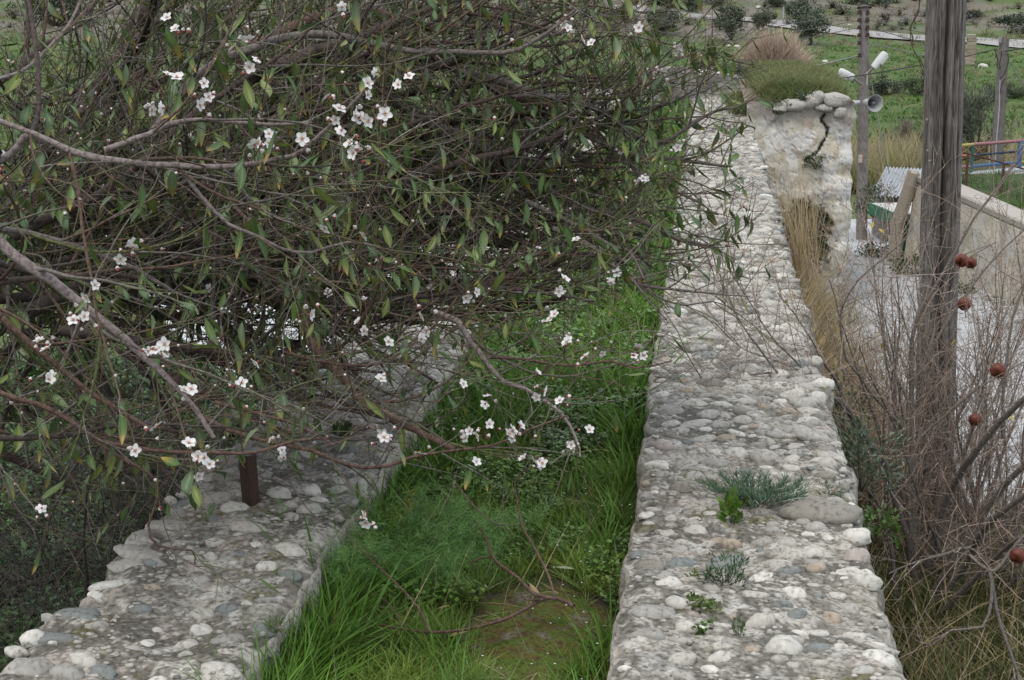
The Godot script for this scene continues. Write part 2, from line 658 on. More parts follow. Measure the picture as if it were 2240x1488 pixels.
func lay_stones(side: int, root: Node3D, z0: float, z1: float, count: int, seed_: int) -> void:
	rng.seed = seed_
	var placed := []
	var cells := {}
	# the larger stones that the photograph shows one by one: place and width in an enlarged part of it, and sort
	var known := "875,790,185,8 840,895,200,0 870,1060,170,0 665,1060,130,2 475,1085,125,2 450,1240,165,0 985,1200,190,2 625,945,140,1 435,975,140,2 650,815,140,1 1130,660,160,2 1005,635,120,0 1155,550,120,1 1045,885,130,8 1225,970,140,6 1050,995,130,5 1075,1090,105,8 1160,1180,140,5 610,1285,120,8 1370,590,150,8 1375,690,140,7 1415,810,170,2 685,685,240,5 610,440,85,2 525,465,80,8 515,505,90,1 525,265,130,1 1025,210,100,2 745,160,130,2 890,165,100,0 515,175,60,2 330,215,170,8 470,320,150,9 290,745,170,9 290,1020,250,3 1035,1290,75,2 1175,1280,130,0 820,1215,90,6 1255,870,110,2 1145,70,190,1 1210,150,130,9 1490,1250,220,8 280,1120,250,3 385,860,150,8 770,55,70,5 690,80,55,8 905,75,100,0 740,110,80,1 1160,760,110,6 1290,1050,120,9 1330,930,150,1 700,1160,90,3 560,1110,80,8 1140,840,80,0"
	var step := 2.383
	var u0 := 1300.0
	if side == 0:
		known = "1255,545,110,5 1360,550,55,2 1300,660,90,2 1395,685,95,2 1265,715,125,0 1480,740,125,8 1230,780,100,0 1360,835,70,2 1450,863,42,9 1430,915,85,2 1245,945,115,2 1175,1005,80,8 1300,1020,130,1 825,1070,130,5 1170,1080,150,0 1180,1140,190,8 910,1150,80,2 850,1225,105,8 1090,1215,140,2 610,1305,75,2 770,1285,120,1 585,1430,190,5 730,1430,70,8 920,1450,150,8 1070,1395,110,2 1290,1420,270,2 790,790,300,1 1310,320,180,9 1220,430,280,1 1010,610,130,1 480,1390,180,2 190,1440,240,3 1440,630,200,0 1090,670,70,8 1200,680,100,5 1680,780,200,2 1560,860,170,8 1400,130,120,1 1620,420,150,2 1700,560,120,0"
		step = 2.657
		u0 = 0.0
	for w in known.split(" ", false):
		var q := w.split(",")
		var p := on(u0 + float(q[0]) / step, 928.0 + (float(q[1]) + 6.0) / step, 0.0)
		var r := float(q[2]) / step * 0.5 / FOCAL * seen_at(p).z
		var e := [p.x, p.z, r, 2, int(q[3])]
		var key := Vector2i(int(floor(p.x / 0.15)), int(floor(p.z / 0.15)))
		if not cells.has(key):
			cells[key] = []
		cells[key].append(e)
		placed.append(e)
	var tries := 0
	while placed.size() < count and tries < count * 30:
		tries += 1
		var d := z0 + (z1 - z0) * rng.randf()
		var z := -d
		var xi := wall_edge(side, true, z)
		var xo := wall_edge(side, false, z)
		var f := rng.randf()
		var big := rng.randf()
		var r := lerpf(0.032, 0.058, big * big) if rng.randf() < 0.46 else lerpf(0.010, 0.028, big) * (1.0 - 0.25 * ss(6.0, 10.0, d))
		if side == 0:
			r *= 0.85
		var x := lerpf(xi, xo, f)
		if (d < 9.0 and r < 0.022 and rng.randf() < 0.6) or (d < 5.6 and r > 0.03 and rng.randf() < 0.8):
			continue
		var inset := minf(absf(x - xi), absf(x - xo))
		if inset < r * 0.5:
			continue
		var free := true
		var cx := int(floor(x / 0.15))
		var cz := int(floor(z / 0.15))
		for i in range(-1, 2):
			for k in range(-1, 2):
				for q in cells.get(Vector2i(cx + i, cz + k), []):
					if Vector2(q[0] - x, q[1] - z).length() < (q[2] + r) * 0.98:
						free = false
		if not free:
			continue
		var e := [x, z, r]
		var key := Vector2i(cx, cz)
		if not cells.has(key):
			cells[key] = []
		cells[key].append(e)
		placed.append(e)
	# edge stones: larger, squared, set along the outer edge
	var zz := -z0
	while zz > -minf(z1, 10.0):
		var r := rf(0.045, 0.085)
		if side == 0 or rng.randf() < 0.6:
			placed.append([wall_edge(side, false, zz) + (-r if side == 1 else r) * rf(0.8, 1.3), zz, r, 1])
		zz -= r * rf(1.9, 3.0)
	placed.sort_custom(func(a, b): return a[2] / -a[1] > b[2] / -b[1])
	var far_x := []
	var far_tint := []
	for i in placed.size():
		var q: Array = placed[i]
		var r: float = q[2]
		var y := wall_top(side, q[0], q[1]) - 0.004
		var b := Basis(Vector3.UP, rf(-0.7, 0.7)) * Basis(Vector3.RIGHT, rf(-0.2, 0.2)) * Basis(Vector3.BACK, rf(-0.2, 0.2))
		var sx := r * (rf(1.05, 1.4) if q.size() < 5 else 1.08)
		var sz := r * (rf(0.65, 1.0) if q.size() < 5 else rf(0.7, 0.95))
		var sy := minf(r, 0.045) * (rf(0.42, 0.85) if q.size() < 4 else rf(0.5, 0.75))
		if q.size() > 4 and r > 0.05:
			sy = minf(sy, 0.026)
		var x := Transform3D(b.scaled_local(Vector3(sx, sy, sz)), Vector3(q[0], y - sy * (rf(-0.08, 0.3) if q.size() != 4 else rf(0.35, 0.6)), q[1]))
		var kind := 0
		var pick := rng.randf()
		if pick < 0.76: kind = rng.randi() % 5
		elif pick < 0.82: kind = 5
		elif pick < 0.855: kind = 6
		elif pick < 0.885: kind = 7
		elif pick < 0.95: kind = 8
		else: kind = 9
		if i < 295:
			if q.size() > 4:
				kind = q[4]
			var me: Mesh = pebbles[rng.randi() % pebbles.size()]
			if q.size() == 4 or rng.randf() < (0.16 if kind != 8 else 0.5):
				me = rocks[rng.randi() % rocks.size()]
			put("stone", me, pebble_mats[kind], root, x)
		else:
			far_x.append(x)
			var c: Color = (pebble_mats[kind] as StandardMaterial3D).albedo_color.srgb_to_linear()
			far_tint.append(c)
	# gravel in the mortar
	var grit := []
	var grit_tint := []
	for i in 3000:
		var d := z0 + 5.5 * pow(rng.randf(), 1.4)
		var z := -d
		var x := lerpf(wall_edge(side, true, z), wall_edge(side, false, z), rf(0.02, 0.98 if side == 1 else 0.78))
		if na.get_noise_2d(x * 4.0 + 33.0, z * 4.0) < -0.05:
			continue
		var s := rf(0.003, 0.009)
		grit.append(Transform3D(Basis(Vector3.UP, rf(0, TAU)).scaled(Vector3(s * 1.3, s * 0.7, s)), Vector3(x, wall_top(side, x, z), z)))
		grit_tint.append(Color(0.34, 0.325, 0.30) * rf(0.5, 1.35))
	scatter("gravel", pebbles[7], M.pebble, grit, grit_tint, root)
	# those further off, in three shapes
	for s in 3:
		var xs := []
		var ts := []
		for i in range(s, far_x.size(), 3):
			xs.append(far_x[i])
			ts.append(far_tint[i])
		scatter("small_stones", pebbles[[0, 3, 8][s]], M.pebble, xs, ts, root)

# ---------- what grows and lies in the channel ----------
const FLOOR_Y := -0.17

func floor_y(x: float, z: float) -> float:
	return FLOOR_Y + 0.022 * na.get_noise_2d(x * 2.0, z * 2.0 + 60.0) + 0.008 * nb.get_noise_2d(x * 9.0, z * 9.0)

func bare(x: float, z: float) -> float:      # 1 on the mossy patch without grass
	var e := Vector2((x + 0.45) / 0.22, (z + 4.45) / 0.42).length() + 0.35 * na.get_noise_2d(x * 5.0, z * 5.0)
	return 1.0 - ss(0.75, 1.1, e)

func grass_clump(seed_: int, blades: int, h: float, w: float, spread: float, lean: float, base: Color, tip: Color) -> ArrayMesh:
	rng.seed = seed_
	var g := Geo.new()
	for k in blades:
		var a := rf(0, TAU)
		var o := Vector3(cos(a), 0, sin(a))
		var d := (Vector3.UP + o * rf(0.05, lean) + rv() * 0.12).normalized()
		var l := h * rf(0.5, 1.1)
		var side := d.cross(o + rv() * 0.4).normalized()
		g.blade(o * rf(0, spread), d, side, l, w * rf(0.7, 1.2), o * l * rf(0.1, 0.75) + Vector3.DOWN * l * rf(0.0, 0.35), 4, vary(base, 0.2), vary(tip, 0.2))
	return g.mesh()

func herb(seed_: int, stems: int, h: float, leaf_l: float, leaf_w: float, col: Color) -> ArrayMesh:
	rng.seed = seed_
	var g := Geo.new()
	for k in stems:
		var a := rf(0, TAU)
		var o := Vector3(cos(a), 0, sin(a))
		var top := o * h * rf(0.1, 0.9) + Vector3.UP * h * rf(0.5, 1.0)
		g.tube(PackedVector3Array([Vector3.ZERO, top * 0.5 + Vector3.UP * h * 0.1, top]), 0.0016, 0.001, 3, col * 0.9, col)
		var m := 3 + rng.randi() % 3
		for j in m:
			var f := float(j + 1) / m
			var p := top * f
			for s in [-1.0, 1.0]:
				var d := (Vector3(rf(-1, 1), rf(-0.1, 0.5), rf(-1, 1))).normalized()
				g.leaf(p, d, d.cross(Vector3.UP + rv() * 0.4).normalized(), leaf_l * rf(0.6, 1.1), leaf_w * rf(0.7, 1.1), vary(col, 0.22))
	return g.mesh()

func upright(x: float, y: float, z: float, s: float, sy := 1.0) -> Transform3D:
	return Transform3D(Basis(Vector3.UP, rf(0, TAU)) * Basis(Vector3.RIGHT, rf(-0.15, 0.15)).scaled(Vector3(s, s * sy, s)), Vector3(x, y, z))

func channel() -> void:
	rng.seed = 41
	var g := Geo.new()
	var zs: Array[float] = []
	var d := 3.0
	while d < 23.4:
		zs.append(-d)
		d += maxf(0.02, d * 0.005)
	for z in zs:
		for k in 40:
			var x := lerpf(-1.12, -0.15, k / 39.0)
			var b := bare(x, z)
			var soil := Color(0.06, 0.05, 0.035)
			var f := nb.get_noise_2d(x * 14.0, z * 14.0)
			var f2 := na.get_noise_2d(x * 7.0 + 9.0, z * 7.0)
			var moss := Color(0.105, 0.095, 0.02).lerp(Color(0.17, 0.15, 0.115), ss(0.12, 0.45, f2 + 0.6 * f)).lerp(Color(0.075, 0.11, 0.014), ss(0.0, 0.2, f - 0.3 * f2)).lerp(Color(0.10, 0.055, 0.025), ss(0.2, 0.4, -f))
			g.vert(Vector3(x, floor_y(x, z) + 0.006 * f * b, z), Vector3.UP, soil.lerp(moss, b))
	g.grid(zs.size(), 40, 0)
	g.smooth()
	if g.n[100].y < 0.0:
		for i in range(0, g.t.size(), 3):
			var s := g.t[i]
			g.t[i] = g.t[i + 1]
			g.t[i + 1] = s
		g.smooth()
	tag(put("channel_ground", g.mesh(), M.mortar), "", "", "", "structure")

	# grass in three sorts
	var green := Color(0.095, 0.188, 0.032)
	var light := Color(0.178, 0.285, 0.055)
	var short := []
	for k in 4:
		short.append(grass_clump(300 + k, 16, 0.10, 0.0017, 0.035, 1.1, green, light))
	var long := []
	for k in 4:
		long.append(grass_clump(310 + k, 11, 0.19, 0.0036, 0.04, 0.8, green * 0.85, Color(0.11, 0.235, 0.036)))
	var weed := []
	for k in 3:
		weed.append(herb(320 + k, 9, 0.09, 0.021, 0.008, Color(0.085, 0.165, 0.032)))
	rng.seed = 42
	var xs := [[], [], [], [], [], [], [], [], [], [], []]
	var ts := [[], [], [], [], [], [], [], [], [], [], []]
	for i in 9000:
		var dd := 3.2 + 20.0 * pow(rng.randf(), 1.7)
		var z := -dd
		var x := rf(-1.06, -0.2)
		var b := bare(x, z)
		if rng.randf() < b * 0.985:
			continue
		var y := floor_y(x, z)
		var patch := na.get_noise_2d(x * 2.3 + 5.0, z * 1.6)
		var near_edge := minf(x + 1.06, -0.2 - x)
		var lush := 1.0 + 0.5 * ss(5.4, 7.0, dd)
		var kind := 0
		var pick := rng.randf()
		if patch > 0.08 and pick < 0.55 and dd > 4.6: kind = 8 + rng.randi() % 3
		elif pick < 0.16 * lush or (near_edge < 0.1 and pick < 0.4 * lush): kind = 4 + rng.randi() % 4
		else: kind = rng.randi() % 4
		if dd < 6.0 and kind >= 4 and kind < 8 and near_edge > 0.16 and rng.randf() < 0.8:
			kind -= 4
		var s := rf(0.6, 1.15) * lush * (1.0 - 0.45 * b)
		xs[kind].append(upright(x, y, z, s))
		var tone := 0.85 + 0.5 * nb.get_noise_2d(x * 1.5, z * 1.5) + rf(-0.1, 0.1)
		var yel := ss(0.1, 0.5, na.get_noise_2d(x * 3.0 + 30.0, z * 3.0)) * (0.7 if dd < 6.5 else 0.3)
		tone *= 1.12
		ts[kind].append(Color(tone * (1.06 + 0.7 * yel), tone * (1.0 + 0.15 * yel), tone))
	for i in 420:
		var dd := 3.3 + 6.0 * rng.randf() * rng.randf()
		var x := -1.07 + absf(rng.randfn(0.0, 0.05))
		var k := 4 + rng.randi() % 4
		xs[k].append(upright(x, floor_y(x, -dd), -dd, rf(0.7, 1.25)))
		ts[k].append(Color(1.05, 1.0, 0.9) * rf(0.8, 1.2))
	var sward := thing("channel_grass", "", "", Vector3.ZERO, "", "stuff")
	tag(sward, "fresh green grass and low weeds filling the channel between the walls", "grass")
	for k in 4:
		scatter("short_grass", short[k], M.grass, xs[k], ts[k], sward)
		scatter("long_grass", long[k], M.grass, xs[4 + k], ts[4 + k], sward)
	for k in 3:
		scatter("low_weeds", weed[k], M.leaf, xs[8 + k], ts[8 + k], sward)
	# dead straw among it
	var straw := grass_clump(330, 5, 0.2, 0.0013, 0.02, 1.4, Color(0.34, 0.28, 0.17), Color(0.42, 0.36, 0.24))
	var sx := []
	for i in 130:
		var z := -rf(3.4, 8.0)
		var x := rf(-1.04, -0.22)
		sx.append(Transform3D(Basis(Vector3.UP, rf(0, TAU)) * Basis(Vector3.RIGHT, rf(0.5, 1.4)).scaled(Vector3.ONE * rf(0.5, 1.0)), Vector3(x, floor_y(x, z) + 0.03, z)))
	scatter("dead_straw", straw, M.dry, sx, [], sward)
	# tiny white flowers of the chickweed along the foot of the right wall
	var cw := Geo.new()
	for k in 5:
		var a := TAU * k / 5.0
		var o := Vector3(cos(a), 0.25, sin(a))
		cw.leaf(Vector3.ZERO, o.normalized(), o.cross(Vector3.UP).normalized(), 0.004, 0.0016, Color(0.75, 0.76, 0.74))
	var wx := []
	for i in 130:
		var z := -rf(3.5, 6.6)
		var x := rf(-0.45, -0.19) if rng.randf() < 0.7 else rf(-1.0, -0.2)
		wx.append(upright(x, floor_y(x, z) + rf(0.04, 0.10), z, rf(0.6, 1.1)))
	scatter("chickweed_flowers", cw.mesh(), M.petal, wx, [], sward)

	# broad blades leaning out from the left wall
	rng.seed = 43
	for q in [["tall clump of broad grass blades leaning off the left wall's inner foot", 690.0, 1330.0, 0.36, 17], ["grass tuft beside the bare end of the left wall, lowest in the channel", 600.0, 1470.0, 0.22, 20], ["tuft of arching grass below the fennel, on the channel floor", 770.0, 1430.0, 0.26, 14]]:
		var p := on(q[1], q[2], FLOOR_Y)
		var tuft := thing("grass_tuft", q[0], "grass tuft", p)
		var h: float = q[3]
		for k in int(q[4]):
			var b := Geo.new()
			var a := rf(0, TAU)
			var o := Vector3(cos(a), 0, sin(a))
			var dir := (Vector3.UP * 1.5 + o * rf(0.2, 0.9) + Vector3(0.25, 0, 0.1)).normalized()
			var l := h * rf(0.6, 1.25)
			b.blade(o * rf(0, 0.05), dir, dir.cross(o).normalized(), l, rf(0.004, 0.0075), o * l * rf(0.2, 0.7) + Vector3.DOWN * l * rf(0.05, 0.4), 8, Color(0.05, 0.12, 0.018), vary(Color(0.085, 0.18, 0.03), 0.2))
			put("blade", b.mesh(), M.grass, tuft)

	fennel()
	fallen_branch()
	# dead leaves on the floor
	rng.seed = 45
	var names := ["pale dead leaf on the grass below the fennel", "curled brown leaf resting against the fallen branch", "grey green fallen leaf at the edge of the moss", "small fallen leaf standing on the moss above the branch", "brown leaf in the grass right of the forked branch", "pale curled leaf near the top of the fork"]
	var spots := [[865, 1405, 0.07], [1030, 1372, 0.06], [945, 1305, 0.05], [985, 1325, 0.04], [1160, 1275, 0.05], [1215, 1240, 0.05]]
	for i in spots.size():
		var s: Array = spots[i]
		var p := on(s[0], s[1], FLOOR_Y + 0.05)
		var col := Color(0.24, 0.27, 0.17) if i in [0, 2, 5] else Color(0.30, 0.21, 0.11)
		var lf := put("fallen_leaf", almond_leaf(60 + i, 0.45, col, col * 0.85), M.leaf, null, Transform3D(Basis(Vector3.UP, rf(0, TAU)) * Basis(Vector3.RIGHT, rf(1.0, 1.9)).scaled(Vector3.ONE * float(s[2]) * 1.25), p))
		tag(lf, names[i], "leaf")

func fennel() -> void:
	rng.seed = 44
	var root := on(880, 1270, FLOOR_Y)
	var plant := thing("fennel_plant", "feathery blue green fennel bush growing against the left wall", "plant", root)
	var threads := Geo.new()
	var col := Color(0.125, 0.235, 0.065)
	for k in 22:
		var a := rf(0, TAU)
		var o := Vector3(cos(a), 0, sin(a))
		var l := rf(0.22, 0.46)
		var stem := PackedVector3Array()
		for i in 9:
			var f := i / 8.0
			stem.append(o * l * f * rf(0.85, 0.95) + Vector3.UP * (l * 0.85 * f - l * 0.55 * f * f) + Vector3(-0.02, 0, -0.05) * f)
		var sg := Geo.new()
		sg.tube(stem, 0.0045, 0.0012, 5, Color(0.10, 0.18, 0.06), Color(0.08, 0.16, 0.05))
		put("stem", sg.mesh(), M.leaf, plant)
		for i in range(2, 9):
			for s in 7:
				var d := (o * rf(-0.2, 0.9) + rv() * 0.9 + Vector3.UP * 0.25).normalized()
				var q := stem[i]
				var bl := rf(0.05, 0.13)
				var yellow := k == 3 and i > 5
				var c := Color(0.32, 0.28, 0.05) if yellow else vary(col, 0.25)
				for j in 7:
					var p := q + d * bl * (j / 6.0) + Vector3.DOWN * 0.02 * (j / 6.0)
					for w in 4:
						var e := (d * 0.7 + rv()).normalized()
						var tl := rf(0.015, 0.05)
						threads.blade(p, e, e.cross(rv()).normalized(), tl, 0.00075, Vector3.DOWN * tl * 0.2, 2, c, c * 1.25)
	tag(put("fronds", threads.mesh(), M.leaf, plant), "", "", "", "stuff")

func twig_tube(g: Geo, text: String, d0: float, d1: float, r0: float, r1: float, c0: Color, c1: Color, sides := 6) -> PackedVector3Array:
	var p := curve(path(text, d0, d1), 0.03)
	g.tube(p, r0, r1, sides, c0, c1, 0.12)
	return p

func floor_path(text: String, y0: float, y1: float) -> PackedVector3Array:
	var out := PackedVector3Array()
	var w := text.split(" ", false)
	for i in w.size():
		var q := w[i].split(",")
		out.append(on(float(q[0]), float(q[1]), lerpf(y0, y1, float(i) / (w.size() - 1)) + 0.25 + FLOOR_Y))
	return curve(out, 0.02)

func fallen_branch() -> void:
	var b := thing("fallen_branch", "forked bare reddish brown branch lying on the moss", "branch")
	var c0 := Color(0.17, 0.115, 0.09)
	var c1 := Color(0.115, 0.06, 0.045)
	var rows := [
		["main_stem", "1255,1327 1200,1308 1110,1352 1030,1375 960,1383 900,1379 820,1366", -0.16, -0.19, 0.0065, 0.003],
		["fork", "1215,1310 1170,1300 1130,1262 1080,1222 1060,1170 1030,1130", -0.15, -0.10, 0.0058, 0.002],
		["side_shoot", "1212,1305 1200,1260 1170,1200 1142,1150 1130,1090 1128,1050 1160,1020", -0.15, 0.12, 0.0042, 0.002],
		["side_shoot", "1078,1218 1050,1222 1020,1236", -0.13, -0.16, 0.0032, 0.002],
		["side_shoot", "1180,1312 1150,1312 1138,1298", -0.16, -0.13, 0.003, 0.0015],
		["side_shoot", "940,1382 915,1330 860,1270 790,1205", -0.18, -0.02, 0.0035, 0.0015],
		["side_shoot", "880,1370 850,1320 800,1290", -0.18, -0.14, 0.0025, 0.0012],
		["side_shoot", "1055,1365 1057,1400 1025,1415", -0.18, -0.2, 0.002, 0.001]]
	for r in rows:
		var g := Geo.new()
		g.tube(floor_path(r[1], r[2], r[3]), r[4], r[5], 7, c0, c1, 0.1)
		put(r[0], g.mesh(), M.bark, b)

# ---------- the cracked pier beside the far end of the wall ----------
func pier_edge(y: float) -> float:
	return 1.55 + 0.05 * nb.get_noise_2d(y * 2.4, 4.0) + 0.028 * absf(sin(y * 8.3 + 0.6 + 1.2 * na.get_noise_2d(y * 2.0, 1.0))) - 0.10 * ss(-1.35, -1.9, y)

func near_path(p: Vector2, pts: Array) -> float:
	var best := 9.0
	for i in pts.size() - 1:
		var q := Geometry2D.get_closest_point_to_segment(p, pts[i], pts[i + 1])
		best = minf(best, p.distance_to(q))
	return best

func ruined_pier() -> void:
	rng.seed = 51
	var z0 := -18.5
	var pier := thing("ruined_pier", "tall cracked pier of flaking cream plaster, grass growing on its top", "pier", Vector3.ZERO, "", "thing")
	var crack := []
	for q in [[1802, 232], [1806, 250], [1796, 262], [1812, 285], [1808, 300], [1796, 318], [1792, 330], [1772, 345], [1762, 352]]:
		var p := onz(q[0], q[1], z0)
		crack.append(Vector2(p.x, p.y))
	var hollow := onz(1770, 500, z0)
	var ytop := onz(1760, 225, z0).y
	var g := Geo.new()
	var cols := 84
	var rows := 190
	for i in rows:
		var y := lerpf(-2.6, ytop, float(i) / (rows - 1))
		var xr := pier_edge(y)
		for k in cols + 6:
			var f := minf(float(k) / (cols - 1), 1.0)
			var x := lerpf(0.42, xr, f)
			var z := z0 + 0.04 * na.get_noise_2d(x * 1.2, y * 1.2) + 0.010 * nb.get_noise_2d(x * 5.0, y * 5.0)
			# rounded quoins on the right
			z -= 0.10 * pow(maxf(0.0, (f - 0.86) / 0.14), 2.0) - 0.035 * absf(sin(y * 8.3 + 0.6 + 1.2 * na.get_noise_2d(y * 2.0, 1.0))) * ss(0.72, 0.84, f)
			if k >= cols:
				z -= (k - cols + 1) * 0.32
			var p := Vector2(x, y)
			var dc := near_path(p + Vector2(0.014, 0.014) * nb.get_noise_2d(x * 14.0, y * 14.0), crack)
			var w := 0.010 + 0.009 * nb.get_noise_2d(y * 6.0, 2.0)
			z -= 0.16 * (1.0 - ss(w * 0.4, w * 1.2, dc))
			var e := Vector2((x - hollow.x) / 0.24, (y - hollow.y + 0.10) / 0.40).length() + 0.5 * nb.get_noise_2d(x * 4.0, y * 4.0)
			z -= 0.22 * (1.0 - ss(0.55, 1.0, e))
			var chip := nb.get_noise_2d(x * 3.2 + 11.0, y * 2.6)
			z += 0.008 * ss(0.0, 0.035, chip) + 0.006 * ss(0.12, 0.15, nb.get_noise_2d(x * 5.0 + 60.0, y * 5.0))
			var a := na.get_noise_2d(x * 2.6 + 40.0, y * 1.5)
			var col := Color(0.60, 0.565, 0.48).lerp(Color(0.74, 0.725, 0.69), ss(0.0, 0.05, chip))
			col = col.lerp(Color(0.50, 0.50, 0.50), ss(0.1, 0.4, a) * 0.6)
			col = col.lerp(Color(0.42, 0.31, 0.20), ss(0.27, 0.42, nb.get_noise_2d(x * 5.5 + 90.0, y * 4.0)) * 0.55)
			col = col.lerp(Color(0.17, 0.13, 0.09), ss(0.40, 0.55, nb.get_noise_2d(x * 15.0 + 3.0, y * 13.0)) * 0.8)
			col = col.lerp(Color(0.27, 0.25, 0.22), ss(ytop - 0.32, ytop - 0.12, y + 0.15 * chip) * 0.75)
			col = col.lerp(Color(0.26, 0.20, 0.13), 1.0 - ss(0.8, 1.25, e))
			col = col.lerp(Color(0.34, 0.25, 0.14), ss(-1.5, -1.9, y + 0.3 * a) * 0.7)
			if cd.get_noise_2d(x * 6.0, y * 6.0) < -0.97 and chip > 0.12:
				z -= 0.015
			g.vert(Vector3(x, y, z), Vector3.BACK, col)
	g.grid(rows, cols + 6, 0)
	g.smooth()
	if g.n[(cols + 6) * 90 + 30].z < 0.0:
		for i in range(0, g.t.size(), 3):
			var s := g.t[i]
			g.t[i] = g.t[i + 1]
			g.t[i + 1] = s
		g.smooth()
	put("plaster_face", g.mesh(), M.plaster, pier)
	# top of the pier: earth slab and cap stones
	var slab := Geo.new()
	var first := 0
	for i in 14:
		for k in 16:
			var x := lerpf(0.40, pier_edge(ytop) - 0.02, k / 15.0)
			var z := z0 - lerpf(0.0, 4.2, i / 13.0)
			slab.vert(Vector3(x, ytop - 0.01 + 0.05 * na.get_noise_2d(x * 3.0, z * 3.0) * minf(1.0, i * 0.3), z), Vector3.UP, Color(0.22, 0.19, 0.14))
	slab.grid(14, 16, first)
	slab.smooth()
	put("top_slab", slab.mesh(), M.earth, pier)
	for q in [[1735, 220, 0.20, 0.065], [1772, 211, 0.16, 0.08], [1792, 203, 0.10, 0.07], [1828, 207, 0.20, 0.08], [1838, 236, 0.10, 0.07], [1803, 228, 0.13, 0.05], [1712, 232, 0.16, 0.035]]:
		var p := onz(q[0], q[1], z0 - 0.04)
		var m: StandardMaterial3D = pebble_mats[[0, 1, 3][rng.randi() % 3]]
		put("stone", rocks[rng.randi() % 5], m, pier, Transform3D(Basis(Vector3.UP, rf(-0.5, 0.5)) * Basis(Vector3.BACK, rf(-0.25, 0.25)).scaled(Vector3(q[2], q[3] * 1.15, 0.16)), p - Vector3.UP * q[3] * 0.75))
	# the grass on top, and plants in the joints
	var xs := []
	var ts := []
	for i in 1200:
		var x := rf(0.28, 1.50)
		var z := z0 - rf(0.12, 4.6)
		if x < 0.55 and z > z0 - 1.8:
			continue
		var hump := 0.16 * (1.0 - pow(absf((x - 0.95) / 0.75), 2.0)) + 0.02
		xs.append(upright(x, lerpf(0.02, ytop - 0.05 + maxf(0.0, hump) * ss(0.0, 0.7, z0 - z), ss(0.44, 0.6, x)), z, rf(0.7, 1.2)))
		var t := rf(0.8, 1.2)
		var b := ss(0.0, 0.4, na.get_noise_2d(x * 2.0, z * 2.0))
		ts.append(Color(t * (0.9 + 0.25 * b), t, t * 0.9))
	var cap := thing("grass_cap", "rounded mound of olive green grass on top of the cracked pier", "grass", Vector3.ZERO, "", "stuff")
	scatter("mound_grass", grass_clump(340, 16, 0.17, 0.004, 0.06, 0.8, Color(0.085, 0.10, 0.035), Color(0.19, 0.20, 0.09)), M.grass, xs, ts, cap)
	var mound := Geo.new()
	for i in 15:
		for k in 15:
			var x := lerpf(0.52, 1.52, k / 14.0)
			var z := z0 - lerpf(0.1, 4.6, i / 14.0)
			var hump := maxf(0.0, 0.16 * (1.0 - pow(absf((x - 0.95) / 0.75), 2.0)))
			mound.vert(Vector3(x, ytop - 0.06 + hump * ss(0.0, 0.7, z0 - z) - (0.3 if k == 0 or i == 0 else 0.0), z), Vector3.UP, Color(0.08, 0.07, 0.04))
	mound.grid(15, 15, 0)
	mound.smooth()
	put("mound_soil", mound.mesh(), M.earth, cap)
	for q in [[1700, 240, 0.14, "dark green tuft at the left end of the pier's ledge"], [1785, 360, 0.13, "green tuft growing out of the pier's crack"], [1765, 215, 0.10, "small grey green plant among the pier's cap stones"]]:
		var p := onz(q[1 - 1], q[1], z0 + 0.03)
		small_bush("ledge_plant", q[3], "plant", p - Vector3(0, 0.05, 0), Vector3(q[2], q[2] * 0.75, q[2] * 0.6), 260, 0.03, 0.008, Color(0.05, 0.075, 0.03), 600 + int(q[0]))
	# pale dry grass against the pier's foot
	rng.seed = 52
	var dry := thing("dry_grass_clump", "tall straw coloured grass standing between the wall and the pier", "grass", onz(1745, 560, -17.6))
	var dg := Geo.new()
	for k in 420:
		var base := Vector3(rf(-0.32, 0.22), rf(-0.5, 0.0), rf(-0.4, 0.6))
		var dir := (Vector3.UP * 2.6 + Vector3(rf(-0.9, 0.2), 0, rf(-0.4, 0.4))).normalized()
		var l := rf(0.5, 1.35)
		dg.blade(base, dir, Vector3.RIGHT.rotated(Vector3.UP, rf(0, 3)), l, 0.004, Vector3(rf(-0.3, 0.3), -0.1, rf(-0.2, 0.2)) * l * 0.6, 4, vary(Color(0.30, 0.22, 0.12), 0.3), vary(Color(0.42, 0.34, 0.21), 0.2))
	tag(put("straw", dg.mesh(), M.dry, dry), "", "", "", "stuff")
	small_bush("wall_foot_bush", "dark green bush in the hollow at the foot of the pier", "bush", onz(1745, 590, -17.9), Vector3(0.28, 0.42, 0.3), 900, 0.05, 0.012, Color(0.05, 0.07, 0.03), 611)
	# golden grass along the foot of the wall
	var gx := []
	var gt := []
	for i in 900:
		var z := -rf(9.5, 17.8)
		var x := 0.56 + absf(rng.randfn(0.0, 0.22))
		gx.append(upright(x, ground(x, z) - 0.05, z, rf(1.2, 2.6) * (1.2 if x < 0.8 else 0.8)))
		gt.append(Color(1, 1, 1) * rf(0.7, 1.2))
	var gg := thing("golden_grass", "band of golden dry grass along the outer foot of the long wall", "grass", Vector3.ZERO, "", "stuff")
	scatter("golden_blades", grass_clump(341, 16, 0.34, 0.0035, 0.07, 0.45, Color(0.27, 0.205, 0.10), Color(0.43, 0.345, 0.195)), M.dry, gx, gt, gg)
	# cross wall that closes the channel
	end_wall()

